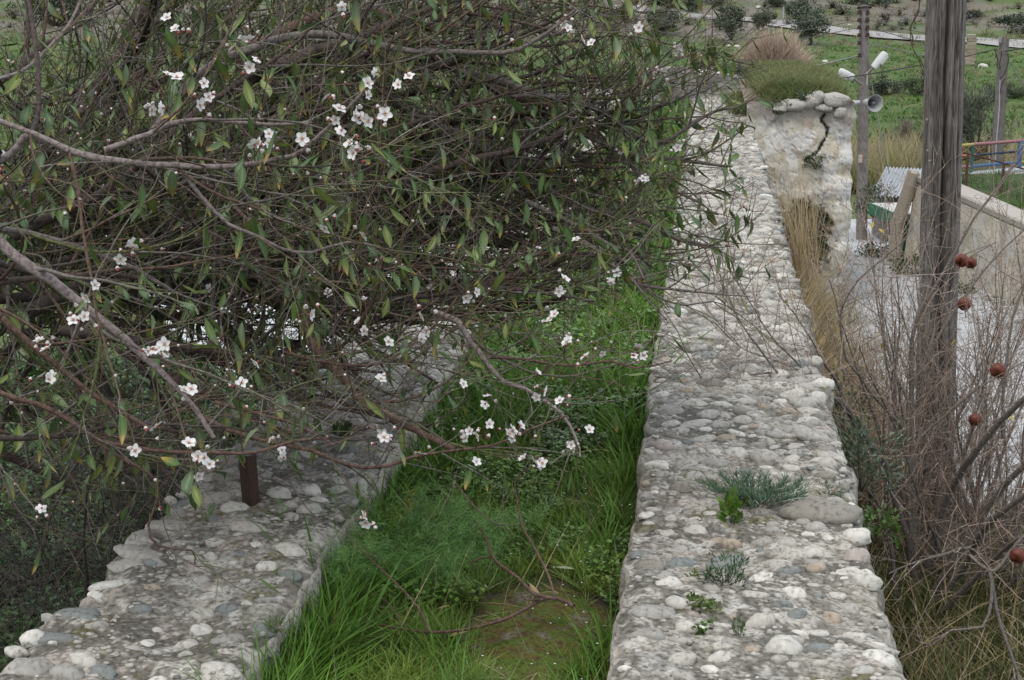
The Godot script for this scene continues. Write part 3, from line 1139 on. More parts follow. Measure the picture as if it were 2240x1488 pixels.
func block_wall(g: Geo, a: Vector3, b: Vector3, h: float, thick: float, seed_: float, col: Color, dark: Color) -> void:
	# an upright slab from a to b with an uneven top, front towards the eye
	var cols := 40
	var rows := 18
	var across := (b - a)
	across.y = 0
	var nn := across.cross(Vector3.UP).normalized()
	if nn.dot(eye - a) < 0:
		nn = -nn
	var first := g.v.size()
	for i in rows + 3:
		for k in cols:
			var f := float(k) / (cols - 1)
			var base := a.lerp(b, f)
			var top := h + 0.07 * na.get_noise_2d(f * across.length() * 2.5, seed_) + 0.03 * nb.get_noise_2d(f * across.length() * 8.0, seed_)
			var r := minf(float(i) / (rows - 1), 1.0)
			var y := top * r
			var p := base + Vector3.UP * y + nn * (0.03 * nb.get_noise_2d(f * across.length() * 3.0 + seed_, y * 3.0) - (0.02 if i >= rows else 0.0))
			if i >= rows:
				p -= nn * thick * (i - rows + 1) / 3.0
			var m := na.get_noise_2d(f * across.length() * 1.6 + seed_, y * 2.2)
			g.vert(p, nn, col.lerp(dark, ss(0.0, 0.35, m + 0.5 * nb.get_noise_2d(f * across.length() * 6.0, y * 6.0) + (0.15 if r > 0.7 else 0.0))))
	g.grid(rows + 3, cols, first)
	g.smooth(first)
	if g.n[first + cols * 8 + 20].dot(nn) < 0.0:
		for i in range(0, g.t.size(), 3):
			if g.t[i] >= first:
				var s := g.t[i]
				g.t[i] = g.t[i + 1]
				g.t[i + 1] = s
		g.smooth(first)

func end_wall() -> void:
	var w := thing("cross_wall", "grey plastered low wall closing the far end of the channel", "wall", Vector3.ZERO, "", "thing")
	var g := Geo.new()
	var z := -23.9
	block_wall(g, onz(1522, 222, z), onz(1640, 222, z), 0.36, 0.3, 3.0, Color(0.38, 0.365, 0.34), Color(0.19, 0.175, 0.155))
	put("masonry", g.mesh(), M.plaster, w)
	for q in [[1535, 152, 0.10], [1566, 156, 0.07], [1596, 158, 0.08], [1613, 165, 0.05]]:
		put("stone", pebbles[6 + int(q[0]) % 4], pebble_mats[8], w, Transform3D(Basis().scaled(Vector3(q[2], 0.03, 0.12)), onz(q[0], q[1] + 4, z - 0.1)))
	var w2 := thing("ruin_wall", "grey ruined house wall behind the iron railing", "wall", Vector3.ZERO, "", "thing")
	var g2 := Geo.new()
	var a := onz(1390, 330, -26.0)
	var b := onz(1521, 330, -26.0)
	block_wall(g2, a, b, onz(1450, 152, -26.0).y - a.y, 0.35, 8.0, Color(0.32, 0.305, 0.285), Color(0.13, 0.12, 0.105))
	put("masonry", g2.mesh(), M.plaster, w2)
	var r := thing("iron_railing", "thin rusty railing in front of the grey ruined wall", "railing")
	var rail := Geo.new()
	rail.tube(PackedVector3Array([onz(1405, 224, -24.6), onz(1512, 222, -24.6)]), 0.014, 0.014, 6, Color(0.11, 0.06, 0.045), Color(0.11, 0.06, 0.045))
	put("top_rail", rail.mesh(), M.rust, r)
	for u in [1416, 1430, 1441, 1452, 1463, 1474, 1485, 1497, 1509]:
		var bar := Geo.new()
		bar.tube(PackedVector3Array([onz(u, 224, -24.6), onz(u, 292, -24.6)]), 0.009, 0.009, 5, Color(0.12, 0.065, 0.05), Color(0.12, 0.065, 0.05))
		put("bar", bar.mesh(), M.rust, r)
	small_bush("courtyard_bush", "green bush below the iron railing", "bush", onz(1420, 300, -24.2), Vector3(0.42, 0.3, 0.3), 1200, 0.06, 0.016, Color(0.05, 0.075, 0.03), 612)
	small_bush("courtyard_bush", "low bush beside the white block under the branches", "bush", onz(1375, 285, -25.0), Vector3(0.35, 0.4, 0.3), 1000, 0.06, 0.016, Color(0.055, 0.08, 0.03), 613)
	# white rendered block seen through the branches, and the rubble beside it
	var hut := thing("white_hut", "small whitewashed block glimpsed through the almond branches", "building", Vector3.ZERO, "", "thing")
	var hg := Geo.new()
	var p := onz(1325, 300, -27.0)
	hg.box(Transform3D(Basis(Vector3.UP, 0.2), p + Vector3(0, -0.3, 0)), Vector3(0.62, 1.9, 1.0), Color(0.66, 0.65, 0.63), 0.02)
	put("wall", hg.mesh(), M.plaster, hut)
	var hr := Geo.new()
	hr.box(Transform3D(Basis(Vector3.UP, 0.2), p + Vector3(0, 0.69, 0)), Vector3(0.74, 0.08, 1.1), Color(0.5, 0.49, 0.47), 0.01)
	put("roof_slab", hr.mesh(), M.concrete, hut)

func small_bush(called: String, label: String, cat: String, base: Vector3, r: Vector3, count: int, ll: float, lw: float, col: Color, seed_: int, group := "", up := 0.3) -> Node3D:
	rng.seed = seed_
	var o := thing(called, label, cat, base, group)
	var g := Geo.new()
	var w := Geo.new()
	var clumps := []
	for k in 16:
		var q := Vector3(rf(-1, 1), rf(0.15, 1.0), rf(-1, 1))
		if Vector3(q.x, q.y - 0.4, q.z).length() > 1.0:
			q = q.normalized() * 0.85
		q = Vector3(q.x * r.x, q.y * r.y * 1.5, q.z * r.z)
		clumps.append(q)
		w.tube(curve(PackedVector3Array([Vector3.ZERO, q * 0.5 + rv() * r.x * 0.1, q]), r.x * 0.2), r.x * 0.035, r.x * 0.008, 4, Color(0.10, 0.08, 0.06), Color(0.11, 0.09, 0.065))
	for k in count:
		var q: Vector3 = clumps[rng.randi() % clumps.size()] + rv() * rv().abs() * r * 0.55
		var d := (q * Vector3(1, 0.4, 1) + Vector3.UP * r.y * up + rv() * r.x).normalized()
		g.leaf(q, d, d.cross(rv()).normalized(), ll * rf(0.6, 1.2), lw * rf(0.7, 1.2), vary(col, 0.35))
	tag(put("foliage", g.mesh(), M.leaf, o), "", "", "", "stuff")
	put("stem", w.mesh(), M.bark, o)
	return o

# ---------- the street below, its wall, canopy and shed ----------
func sheet(called: String, pts: Array, lift: float, col: Color, mt: Material, step := 0.5) -> void:
	# a strip of ground between two rows of points [[left, right], ...]
	var g := Geo.new()
	var cols := 14
	var rows := 0
	for i in pts.size() - 1:
		var a: Vector3 = pts[i][0]
		var b: Vector3 = pts[i][1]
		var c: Vector3 = pts[i + 1][0]
		var d: Vector3 = pts[i + 1][1]
		var m := maxi(1, int(a.distance_to(c) / step))
		for j in m + (1 if i == pts.size() - 2 else 0):
			var l := a.lerp(c, float(j) / m)
			var r := b.lerp(d, float(j) / m)
			for k in cols:
				var p := l.lerp(r, float(k) / (cols - 1))
				if k == 0 or k == cols - 1:
					p += (r - l).normalized() * 0.12 * nb.get_noise_2d(p.x * 1.5, p.z * 1.5)
				p.y = ground(p.x, p.z) + lift
				var s := na.get_noise_2d(p.x * 0.8, p.z * 0.8)
				g.vert(p, Vector3.UP, col * (1.0 + 0.13 * s))
			rows += 1
	g.grid(rows, cols, 0)
	g.smooth()
	if g.n[cols + 4].y < 0.0:
		for i in range(0, g.t.size(), 3):
			var s := g.t[i]
			g.t[i] = g.t[i + 1]
			g.t[i + 1] = s
		g.smooth()
	tag(put(called, g.mesh(), mt), "", "", "", "structure")

func street() -> void:
	rng.seed = 61
	var rows := []
	for q in [[1.15, 5.5, 6.0], [1.25, 5.5, 9.0], [1.2, 5.5, 12.0], [1.0, 5.5, 15.0], [1.25, 4.2, 18.0], [1.5, 4.2, 22.0], [1.7, 3.6, 27.0], [2.2, 3.4, 31.0]]:
		rows.append([Vector3(q[0], 0, -q[2]), Vector3(q[1], 0, -q[2])])
	sheet("road", rows, 0.06, Color(0.40, 0.405, 0.41), M.paving, 0.35)

	# retaining wall on the right of the street
	var rw := thing("retaining_wall", "cream stained plaster retaining wall with a sloping concrete coping beside the street", "wall", Vector3.ZERO, "", "thing")
	var a := onto(1974, 588)
	var b := onto(2245, 700)
	var dirw := (b - a).normalized()
	b = a + dirw * 6.0
	b.y = ground(b.x, b.z)
	var h := 1.16
	var g := Geo.new()
	var nn := Vector3(dirw.z, 0, -dirw.x).normalized()
	if nn.dot(eye - a) < 0.0:
		nn = -nn
	var cols := 120
	var rws := 26
	for i in rws:
		for k in cols:
			var f := float(k) / (cols - 1)
			var p := a.lerp(b, f)
			var y := (h * (1.0 - 0.36 * f) + 0.05) * i / (rws - 1)
			p += Vector3.UP * (y - 0.05) - nn * (0.10 * y) + nn * 0.012 * nb.get_noise_2d(f * 20.0, y * 4.0)
			var m := na.get_noise_2d(f * 7.0, y * 1.8)
			var c := Color(0.74, 0.70, 0.60).lerp(Color(0.66, 0.645, 0.61), ss(-0.15, 0.25, m))
			c = c.lerp(Color(0.24, 0.235, 0.225), ss(0.12, 0.42, nb.get_noise_2d(f * 14.0 + 5.0, y * 2.0)) * 0.4)
			c = c.lerp(Color(0.52, 0.45, 0.30), ss(0.15, 0.4, nb.get_noise_2d(f * 9.0 + 50.0, y * 2.6)) * 0.5)
			g.vert(p, nn, c)
	g.grid(rws, cols, 0)
	g.smooth()
	if g.n[cols * 8 + 20].dot(nn) < 0.0:
		for i in range(0, g.t.size(), 3):
			var s := g.t[i]
			g.t[i] = g.t[i + 1]
			g.t[i + 1] = s
		g.smooth()
	put("plaster_face", g.mesh(), M.plaster, rw)
	var basis := Basis(dirw, Vector3.UP, dirw.cross(Vector3.UP).normalized())
	var cop := Geo.new()
	var t0 := a + Vector3.UP * (h + 0.045) - nn * 0.27 - dirw * 0.05
	var t1 := b + Vector3.UP * (h * 0.64 + 0.045) - nn * 0.27 + dirw * 0.05
	var cdir := (t1 - t0).normalized()
	var cside := cdir.cross(Vector3.UP).normalized()
	cop.box(Transform3D(Basis(cdir, cside.cross(cdir), cside), t0.lerp(t1, 0.5)), Vector3(t0.distance_to(t1), 0.10, 0.34), Color(0.46, 0.43, 0.39), 0.02)
	put("coping", cop.mesh(), M.concrete, rw)
	# battered end of the wall, and the body behind the face
	var body := Geo.new()
	body.box(Transform3D(basis, a.lerp(b, 0.5) + Vector3.UP * (h * 0.31) - nn * 0.36), Vector3(5.98, h * 0.6, 0.36), Color(0.40, 0.37, 0.32), 0.01)
	put("wall_body", body.mesh(), M.concrete, rw)
	var stay := Geo.new()
	var e0 := a - dirw * 0.10 + nn * 0.06
	stay.tube(PackedVector3Array([e0 - dirw * 0.06, e0 + Vector3.UP * 0.6, e0 + Vector3.UP * 1.28 + dirw * 0.16 - nn * 0.14]), 0.11, 0.10, 4, Color(0.50, 0.455, 0.385), Color(0.46, 0.41, 0.34))
	put("end_buttress", stay.mesh(), M.concrete, rw)
	# terrace above it
	var tg := Geo.new()
	for i in 24:
		for k in 40:
			var p := a.lerp(b, k / 39.0) - nn * (0.42 + i * 0.32)
			p.y = a.y + h * (1.0 - 0.36 * k / 39.0) + 0.05 + 0.012 * i + 0.07 * na.get_noise_2d(p.x, p.z)
			tg.vert(p, Vector3.UP, Color(0.055, 0.095, 0.025).lerp(Color(0.12, 0.11, 0.05), ss(0.1, 0.5, nb.get_noise_2d(p.x * 2.0, p.z * 2.0))))
	tg.grid(24, 40, 0)
	tg.smooth()
	if tg.n[100].y < 0:
		for i in range(0, tg.t.size(), 3):
			var s := tg.t[i]
			tg.t[i] = tg.t[i + 1]
			tg.t[i + 1] = s
		tg.smooth()
	tag(put("terrace_ground", tg.mesh(), M.earth), "", "", "", "structure")
	var xs := []
	var ts := []
	for i in 1500:
		var tf := rng.randf()
		var p := a.lerp(b, tf) - nn * rf(0.5, 6.5)
		xs.append(upright(p.x, a.y + h * (1.0 - 0.36 * tf) + 0.04 + 0.07 * na.get_noise_2d(p.x, p.z), p.z, rf(0.8, 1.5)))
		ts.append(Color(1, 1, 1) * rf(0.7, 1.3))
	var tgr := thing("terrace_grass", "green grass bank above the plastered retaining wall", "grass", Vector3.ZERO, "", "stuff")
	scatter("terrace_blades", grass_clump(350, 14, 0.16, 0.004, 0.07, 0.8, Color(0.05, 0.105, 0.02), Color(0.09, 0.15, 0.035)), M.grass, xs, ts, tgr)

	# rusty fence on the coping
	var fence := thing("wire_fence", "rusty angle iron fence with wire netting on the retaining wall's coping", "fence", Vector3.ZERO, "", "thing")
	var rust := Color(0.09, 0.045, 0.034)
	var tops := []
	for q in [[2112, 428, 2118, 336], [2187, 448, 2197, 357], [2262, 474, 2275, 380]]:
		var dd: float = seen_at(a.lerp(b, 0.2)).z - (q[0] - 2112) * 0.004
		var pg := Geo.new()
		var p0 := at(q[0], q[1], dd)
		var p1 := at(q[2], q[3], dd)
		tops.append([p0, p1])
		pg.tube(PackedVector3Array([p0, p0.lerp(p1, 0.5), p1]), 0.02, 0.02, 4, rust, rust)
		put("post", pg.mesh(), M.rust, fence)
	var railg := Geo.new()
	var l0 := at(2040, 318, seen_at(tops[0][1]).z + 0.3)
	railg.tube(PackedVector3Array([l0, tops[0][1], tops[1][1], tops[2][1]]), 0.012, 0.012, 5, rust, rust)
	put("top_rail", railg.mesh(), M.rust, fence)
	var net := Geo.new()
	for s in 2:
		var p: Array = tops[s]
		var q: Array = tops[s + 1]
		for i in 17:
			var f := i / 16.0
			net.tube(PackedVector3Array([p[0].lerp(q[0], f), p[1].lerp(q[1], f)]), 0.0012, 0.0012, 3, Color(0.2, 0.21, 0.2), Color(0.2, 0.21, 0.2))
		for i in 14:
			var f := i / 13.0
			net.tube(PackedVector3Array([p[0].lerp(p[1], f), q[0].lerp(q[1], f)]), 0.0012, 0.0012, 3, Color(0.2, 0.21, 0.2), Color(0.2, 0.21, 0.2))
	put("netting", net.mesh(), M.metal, fence)

	# concrete beam and painted railing behind the terrace
	var zb := -25.5
	var beam := thing("concrete_beam", "long pale concrete kerb beam carrying the painted railing", "kerb", Vector3.ZERO, "", "thing")
	var b0 := onz(2060, 402, zb)
	var b1 := onz(2300, 378, zb)
	var bd := (b1 - b0).normalized()
	var bb := Basis(bd, Vector3.UP, bd.cross(Vector3.UP).normalized()).orthonormalized()
	var bg := Geo.new()
	bg.box(Transform3D(bb, b0.lerp(b1, 0.5) - Vector3.UP * 0.02), Vector3(b0.distance_to(b1), 0.19, 0.3), Color(0.40, 0.38, 0.35), 0.02)
	put("beam", bg.mesh(), M.concrete, beam)
	var tl := Geo.new()
	tl.box(Transform3D(bb, b0.lerp(b1, 0.5) + Vector3.UP * 0.10), Vector3(b0.distance_to(b1), 0.05, 0.24), Color(0.55, 0.60, 0.66), 0.01)
	put("top_course", tl.mesh(), M.concrete, beam)
	var pr := thing("painted_railing", "playground railing of tubes painted yellow, pink and blue on the kerb beam", "railing")
	var yellow := Color(0.40, 0.35, 0.11)
	var pink := Color(0.33, 0.16, 0.18)
	var blue := Color(0.06, 0.16, 0.34)
	var teal := Color(0.03, 0.14, 0.13)
	var orange := Color(0.42, 0.20, 0.09)
	for q in [["top_rail", [2070, 322], [2131, 316], yellow, 0.026], ["top_rail", [2131, 316], [2250, 307], pink, 0.026], ["top_rail", [2250, 307], [2330, 303], Color(0.05, 0.2, 0.15), 0.026], ["middle_rail", [2070, 343], [2134, 339], orange, 0.018], ["middle_rail", [2134, 339], [2231, 331], Color(0.03, 0.05, 0.09), 0.018], ["middle_rail", [2231, 331], [2320, 327], orange, 0.018], ["lower_rail", [2070, 367], [2125, 364], pink, 0.022], ["lower_rail", [2125, 364], [2228, 355], blue, 0.024], ["lower_rail", [2228, 355], [2320, 350], yellow, 0.022], ["post", [2124, 388], [2129, 318], teal, 0.024], ["post", [2228, 376], [2234, 308], blue, 0.036], ["post", [2060, 395], [2064, 322], blue, 0.03], ["upright", [2165, 372], [2164, 318], Color(0.45, 0.42, 0.3), 0.010]]:
		var rg := Geo.new()
		rg.tube(PackedVector3Array([onz(q[1][0], q[1][1], zb), onz((q[1][0] + q[2][0]) * 0.5, (q[1][1] + q[2][1]) * 0.5, zb), onz(q[2][0], q[2][1], zb)]), q[4], q[4], 8, q[3], q[3])
		put(q[0], rg.mesh(), M.paint, pr)

	# white and green canopy at the end of the retaining wall
	var can := thing("street_shelter", "white concrete shelter slab with bright green edge and green side wall", "shelter", Vector3.ZERO, "", "thing")
	var zc := -24.0
	var grn := Color(0.045, 0.26, 0.155)
	var wht := Color(0.66, 0.645, 0.63)
	var c0 := onz(1905, 458, zc)
	var c1 := onz(1964, 486, -22.9)
	var cd_ := (c1 - c0).normalized()
	var hx := Vector3(cd_.x, 0, cd_.z).normalized()
	var hb := Basis(hx, Vector3.UP, hx.cross(Vector3.UP).normalized())
	var back := hb.z if hb.z.z < 0.0 else -hb.z
	var len_ := Vector2(c1.x - c0.x, c1.z - c0.z).length()
	var mid := c0.lerp(c1, 0.5)
	mid.y = c0.y - 0.02
	var sl := Geo.new()
	sl.box(Transform3D(hb, mid + back * 0.42 + Vector3.UP * 0.06), Vector3(len_, 0.10, 0.84), wht, 0.006)
	put("roof_slab", sl.mesh(), M.paint, can)
	var fa := Geo.new()
	fa.box(Transform3D(hb, mid - back * 0.012 + Vector3.UP * 0.035), Vector3(len_ + 0.02, 0.16, 0.024), grn, 0.004)
	put("green_fascia", fa.mesh(), M.paint, can)
	var sd := Geo.new()
	sd.box(Transform3D(hb, mid + hx * (len_ * 0.5 - 0.06) + back * 0.3 + Vector3.DOWN * 0.24), Vector3(0.10, 0.42, 0.62), grn, 0.006)
	put("side_wall", sd.mesh(), M.paint, can)
	var bn := Geo.new()
	bn.box(Transform3D(hb, mid + back * 0.45 + Vector3.DOWN * 0.46), Vector3(len_ * 0.86, 0.09, 0.4), grn, 0.006)
	put("bench", bn.mesh(), M.paint, can)
	var bw := Geo.new()
	bw.box(Transform3D(hb, mid + back * 0.80 + Vector3.DOWN * 0.24), Vector3(len_ * 0.96, 0.42, 0.05), wht * 0.9, 0.004)
	put("back_wall", bw.mesh(), M.paint, can)

	# tin roofed shed
	var shed := thing("tin_shed", "small grey shed with a pale corrugated metal roof behind the shelter", "shed", Vector3.ZERO, "", "thing")
	var s0 := onz(1905, 428, -26.3)
	var s1 := onz(2085, 436, -26.3)
	var s2 := onz(1938, 366, -28.4)
	var rg2 := Geo.new()
	var wv := 110
	for i in 2:
		for k in wv:
			var f := float(k) / (wv - 1)
			var p := s0.lerp(s1, f)
			if i == 1:
				p += (s2 - s0)
			g = rg2
			p += Vector3.UP * 0.018 * sin(k * TAU / 5.0)
			rg2.vert(p, Vector3.UP, Color(0.44, 0.47, 0.50) * (1.0 + 0.08 * sin(floor(k / 18.0) * 4.0)))
	rg2.grid(2, wv, 0)
	rg2.smooth()
	put("metal_roof", rg2.mesh(), M.metal, shed)
	var sb := Geo.new()
	var sm := s0.lerp(s1, 0.5)
	sb.box(Transform3D(Basis(), Vector3(sm.x + 0.08, sm.y - 0.72, -27.45)), Vector3(s0.distance_to(s1) - 0.30, 1.36, 1.7), Color(0.21, 0.21, 0.205), 0.01)
	put("wall", sb.mesh(), M.concrete, shed)
	var dr := Geo.new()
	dr.box(Transform3D(Basis(), Vector3(onz(1965, 440, -26.55).x, sm.y - 0.62, -26.57)), Vector3(0.3, 0.9, 0.06), Color(0.045, 0.035, 0.03), 0.005)
	put("door_opening", dr.mesh(), M.concrete, shed)
	small_bush("street_bush", "grey green bush beside the shed's left corner", "bush", onz(1912, 478, -24.6), Vector3(0.26, 0.30, 0.25), 1000, 0.05, 0.009, Color(0.075, 0.09, 0.055), 620)
	small_bush("street_weeds", "green weeds at the foot of the shelter", "weeds", onto(1930, 572), Vector3(0.3, 0.2, 0.3), 700, 0.06, 0.012, Color(0.05, 0.085, 0.028), 621)
	small_bush("street_weeds", "weeds growing where the street meets the retaining wall's end", "weeds", onto(1990, 612), Vector3(0.24, 0.17, 0.2), 700, 0.05, 0.012, Color(0.05, 0.09, 0.025), 622)
	small_bush("street_weeds", "small weed against the retaining wall right of the big pole", "weeds", onto(2103, 652), Vector3(0.14, 0.14, 0.12), 400, 0.04, 0.012, Color(0.045, 0.08, 0.022), 623)
	small_bush("street_weeds", "low weeds in the gutter under the retaining wall's stained part", "weeds", onto(2212, 682), Vector3(0.2, 0.05, 0.12), 300, 0.04, 0.012, Color(0.05, 0.09, 0.025), 624)
	# verge grass left of the street and below the pier
	xs = []
	ts = []
	for i in 2600:
		var z := -rf(7.0, 33.0)
		var x := rf(0.56, 1.35) if rng.randf() < 0.5 else rf(1.2, 2.2)
		if z > -17.0 and x > 1.25:
			continue
		if z < -17.0 and x > lerpf(1.5, 2.2, ss(17, 31, -z)) + 0.1:
			continue
		xs.append(upright(x, ground(x, z), z, rf(0.6, 1.4)))
		var t := rf(0.7, 1.2)
		var dry := 1.0 if rng.randf() < 0.25 else 0.0
		ts.append(Color(t * (1.0 + 1.9 * dry), t * (1.0 + 0.5 * dry), t))
	var vg := thing("verge_grass", "mixed green and dry verge grass between the long wall and the street", "grass", Vector3.ZERO, "", "stuff")
	scatter("verge_blades", grass_clump(351, 14, 0.2, 0.004, 0.07, 0.7, Color(0.06, 0.105, 0.025), Color(0.11, 0.15, 0.045)), M.grass, xs, ts, vg)
	# grit washed against the wall's foot
	var gx := []
	var gt := []
	for i in 420:
		var p := a.lerp(b, rng.randf()) + nn * absf(rng.randfn(0.0, 0.35)) if rng.randf() < 0.7 else Vector3(rf(1.3, 3.6), 0, -rf(9.0, 20.0))
		var s := rf(0.008, 0.035) * rng.randf() + 0.006
		gx.append(Transform3D(Basis(Vector3.UP, rf(0, TAU)).scaled(Vector3(s * 1.3, s * 0.7, s)), Vector3(p.x, ground(p.x, p.z) + 0.062, p.z)))
		gt.append(Color(0.36, 0.34, 0.31) * rf(0.5, 1.2))
	var grit := thing("street_gravel", "loose grit and small stones lying on the pale street", "gravel", Vector3.ZERO, "", "stuff")
	scatter("grit", pebbles[7], M.pebble, gx, gt, grit)
	# litter on the street
	var lit := Geo.new()
	lit.quad(Vector3(-0.07, 0.02, 0.05), Vector3(-0.05, 0.05, -0.05), Vector3(0.06, 0.03, -0.05), Vector3(0.07, 0.015, 0.04), Color(0.7, 0.7, 0.7))
	lit.quad(Vector3(0.06, 0.03, -0.05), Vector3(0.13, 0.015, -0.02), Vector3(0.11, 0.01, 0.05), Vector3(0.07, 0.015, 0.04), Color(0.6, 0.6, 0.62))
	tag(put("litter", lit.mesh(), M.paint, null, Transform3D(Basis(), onto(1922, 882) + Vector3.UP * 0.06)), "scrap of white paper litter at the edge of the street", "litter")

# ---------- meadow, reeds, olive trees and hill ----------
func olive(called: String, label: String, base: Vector3, r: Vector3, trunk_h: float, col: Color, seed_: int, count := 3600) -> void:
	rng.seed = seed_
	var o := thing(called, label, "tree", base, "olive trees on the far meadow")
	var w := Geo.new()
	var g := Geo.new()
	var clumps := []
	for k in 34:
		var q := rv()
		if q.length() > 1.0: q = q.normalized() * rf(0.7, 1.0)
		clumps.append(Vector3(q.x * r.x, trunk_h + r.y + q.y * r.y, q.z * r.z))
	w.tube(PackedVector3Array([Vector3.ZERO, Vector3(0.1, trunk_h * 0.5, 0), Vector3(0, trunk_h + r.y * 0.4, 0)]), r.x * 0.11, r.x * 0.07, 7, Color(0.09, 0.08, 0.07), Color(0.09, 0.08, 0.07))
	for k in 10:
		w.tube(PackedVector3Array([Vector3(0, trunk_h * rf(0.6, 1.2), 0), clumps[k] * Vector3(0.5, 0.8, 0.5), clumps[k]]), r.x * 0.045, r.x * 0.012, 4, Color(0.08, 0.07, 0.06), Color(0.08, 0.07, 0.06))
	for k in count:
		var q: Vector3 = clumps[rng.randi() % clumps.size()] + rv() * rv().abs() * r * 0.5
		var d := (rv() + Vector3.UP * 0.3).normalized()
		g.leaf(q, d, d.cross(rv()).normalized(), r.x * rf(0.09, 0.17), r.x * rf(0.03, 0.055), vary(col, 0.35))
	put("trunk", w.mesh(), M.bark, o)
	tag(put("crown", g.mesh(), M.leaf, o), "", "", "", "stuff")

func far_side() -> void:
	# far road
	rng.seed = 71
	var rows := []
	var mids := []
	for q in [[1300, 14], [1380, 22], [1450, 32], [1540, 41], [1640, 51], [1730, 60], [1800, 68], [1880, 77], [1960, 84], [2060, 93], [2160, 101], [2260, 108], [2400, 118]]:
		mids.append(onto(q[0], q[1]))
	for k in 3:
		for n in range(1, mids.size() - 1):
			mids[n] = (mids[n - 1] + mids[n] * 2.0 + mids[n + 1]) / 4.0
	for n in mids.size():
		var go: Vector3 = (mids[mini(n + 1, mids.size() - 1)] - mids[maxi(n - 1, 0)])
		go.y = 0.0
		var across := go.normalized().cross(Vector3.UP) * 1.9
		if across.z > 0.0: across = -across
		rows.append([mids[n] + across, mids[n] - across])
	sheet("far_road", rows, 0.12, Color(0.37, 0.36, 0.355), M.concrete, 2.0)
	# olive trees and dark bushes on and beyond the meadow
	var lab := ["largest olive tree on the meadow, its crown split by a low side branch", "small round olive tree beside the far road", "olive tree partly hidden behind the pink dry bush", "tall grey olive by the far lamp post", "olive half hidden by the almond's outermost twigs"]
	var i := 0
	for q in [[1597, 96, 33, 34], [1668, 66, 20, 17], [1772, 100, 36, 38], [1742, 50, 26, 22], [1450, 78, 34, 24]]:
		var p := onto(q[0], q[1])
		var s: float = seen_at(p).z / FOCAL
		olive("olive_tree", lab[i], p, Vector3(q[2] * s * 1.05, q[3] * s * 0.95, q[2] * s), q[3] * s * 0.35, Color(0.082, 0.098, 0.066), 700 + i)
		i += 1
	i = 0
	for q in [[1478, 26, 52, 26, "broad dark bush on the hillside above the far road"], [1945, 212, 36, 26, "dark round bush at the meadow's lower edge, left of the big pole"], [2010, 216, 30, 30, "dark bush half hidden behind the big pole"], [2168, 232, 34, 30, "grey olive shrub on the slope right of the big pole"], [2120, 246, 26, 16, "small grey shrub below the sloping olive shrub"], [2225, 215, 26, 16, "dark shrub at the edge of the slope beside the thin pole"], [2215, 66, 46, 16, "dark scrub above the far road"], [2120, 45, 30, 10, "low scrub patch on the hill right of the big pole"], [1900, 14, 40, 10, "low scrub on the hill above the thin pole"], [1700, 22, 24, 10, "scrub on the bare slope above the olives"], [1560, 14, 26, 8, "small scrub near the hill road"], [1330, 60, 50, 30, "dark bush behind the almond's upper twigs"], [1100, 60, 60, 36, "bush on the meadow behind the almond's crown"], [820, 70, 70, 40, "wide bush behind the almond's dense middle"], [420, 80, 80, 50, "bush on the slope behind the thick almond limb"], [120, 60, 70, 46, "bush on the slope behind the almond's left limbs"]]:
		var p := onto(q[0], q[1])
		var s: float = seen_at(p).z / FOCAL
		var c: Color = [Color(0.038, 0.05, 0.026), Color(0.05, 0.062, 0.04), Color(0.045, 0.058, 0.03)][i % 3]
		if i in [3, 4]: c = Color(0.075, 0.088, 0.062)
		small_bush("hill_bush", q[4], "bush", p, Vector3(q[2] * s, q[3] * s * 1.05, q[2] * s), 2200, q[2] * s * 0.13, q[2] * s * 0.035, c, 720 + i)
		i += 1
	# the reed bed in front of the meadow
	var xs := [[], []]
	var ts := [[], []]
	for k in 5200:
		var z := -rf(36.0, 50.0)
		var x := lerpf(-6.0, 16.0, rng.randf())
		var u := seen_at(Vector3(x, -3.5, z)).x
		if u < 1500.0 or u > 2330.0 or (u < 1700.0 and rng.randf() < 0.8):
			continue
		var dens := na.get_noise_2d(x * 0.3, z * 0.3)
		if dens < -0.25 and rng.randf() < 0.7:
			continue
		var w := rng.randi() % 2
		xs[w].append(upright(x, ground(x, z), z, rf(0.75, 1.35)))
		var t := rf(0.75, 1.2)
		var gr := ss(-0.1, 0.35, nb.get_noise_2d(x * 0.4, z * 0.4))
		ts[w].append(Color(t, t * (0.95 + 0.16 * gr), t * (0.95 - 0.2 * gr)))
	var reeds := thing("reed_bed", "bed of tall dry and green reeds between the meadow and the shed", "reeds", Vector3.ZERO, "", "stuff")
	for w in 2:
		scatter("reeds", grass_clump(360 + w, 13, 1.15, 0.013, 0.35, 0.25, Color(0.15, 0.14, 0.068), Color(0.30, 0.255, 0.16)), M.dry, xs[w], ts[w], reeds)
	small_bush("brown_scrub", "purplish brown dry scrub in front of the reeds, left of the big pole", "scrub", onto(1985, 352) + Vector3(0, 0.1, 0), Vector3(1.0, 0.62, 0.7), 5000, 0.16, 0.006, Color(0.12, 0.085, 0.075), 760, "", 1.0)
	small_bush("round_grey_bush", "large round grey green bush right of the big pole, above the railing", "bush", onz(2135, 340, -33.0), Vector3(0.55, 0.72, 0.5), 5200, 0.11, 0.010, Color(0.105, 0.115, 0.085), 761, "", 0.7)
	small_bush("rust_scrub", "low rust coloured scrub under the round grey bush", "scrub", onz(2120, 352, -31.0), Vector3(0.6, 0.2, 0.3), 1500, 0.08, 0.010, Color(0.15, 0.11, 0.05), 762)
	# the pink dry bush and its neighbours behind the far end of the wall
	rng.seed = 72
	var base := onz(1690, 170, -27.0)
	var pk := thing("pink_bush", "big rounded bush of pinkish dry twigs beyond the pier's grass cap", "bush", base)
	var g := Geo.new()
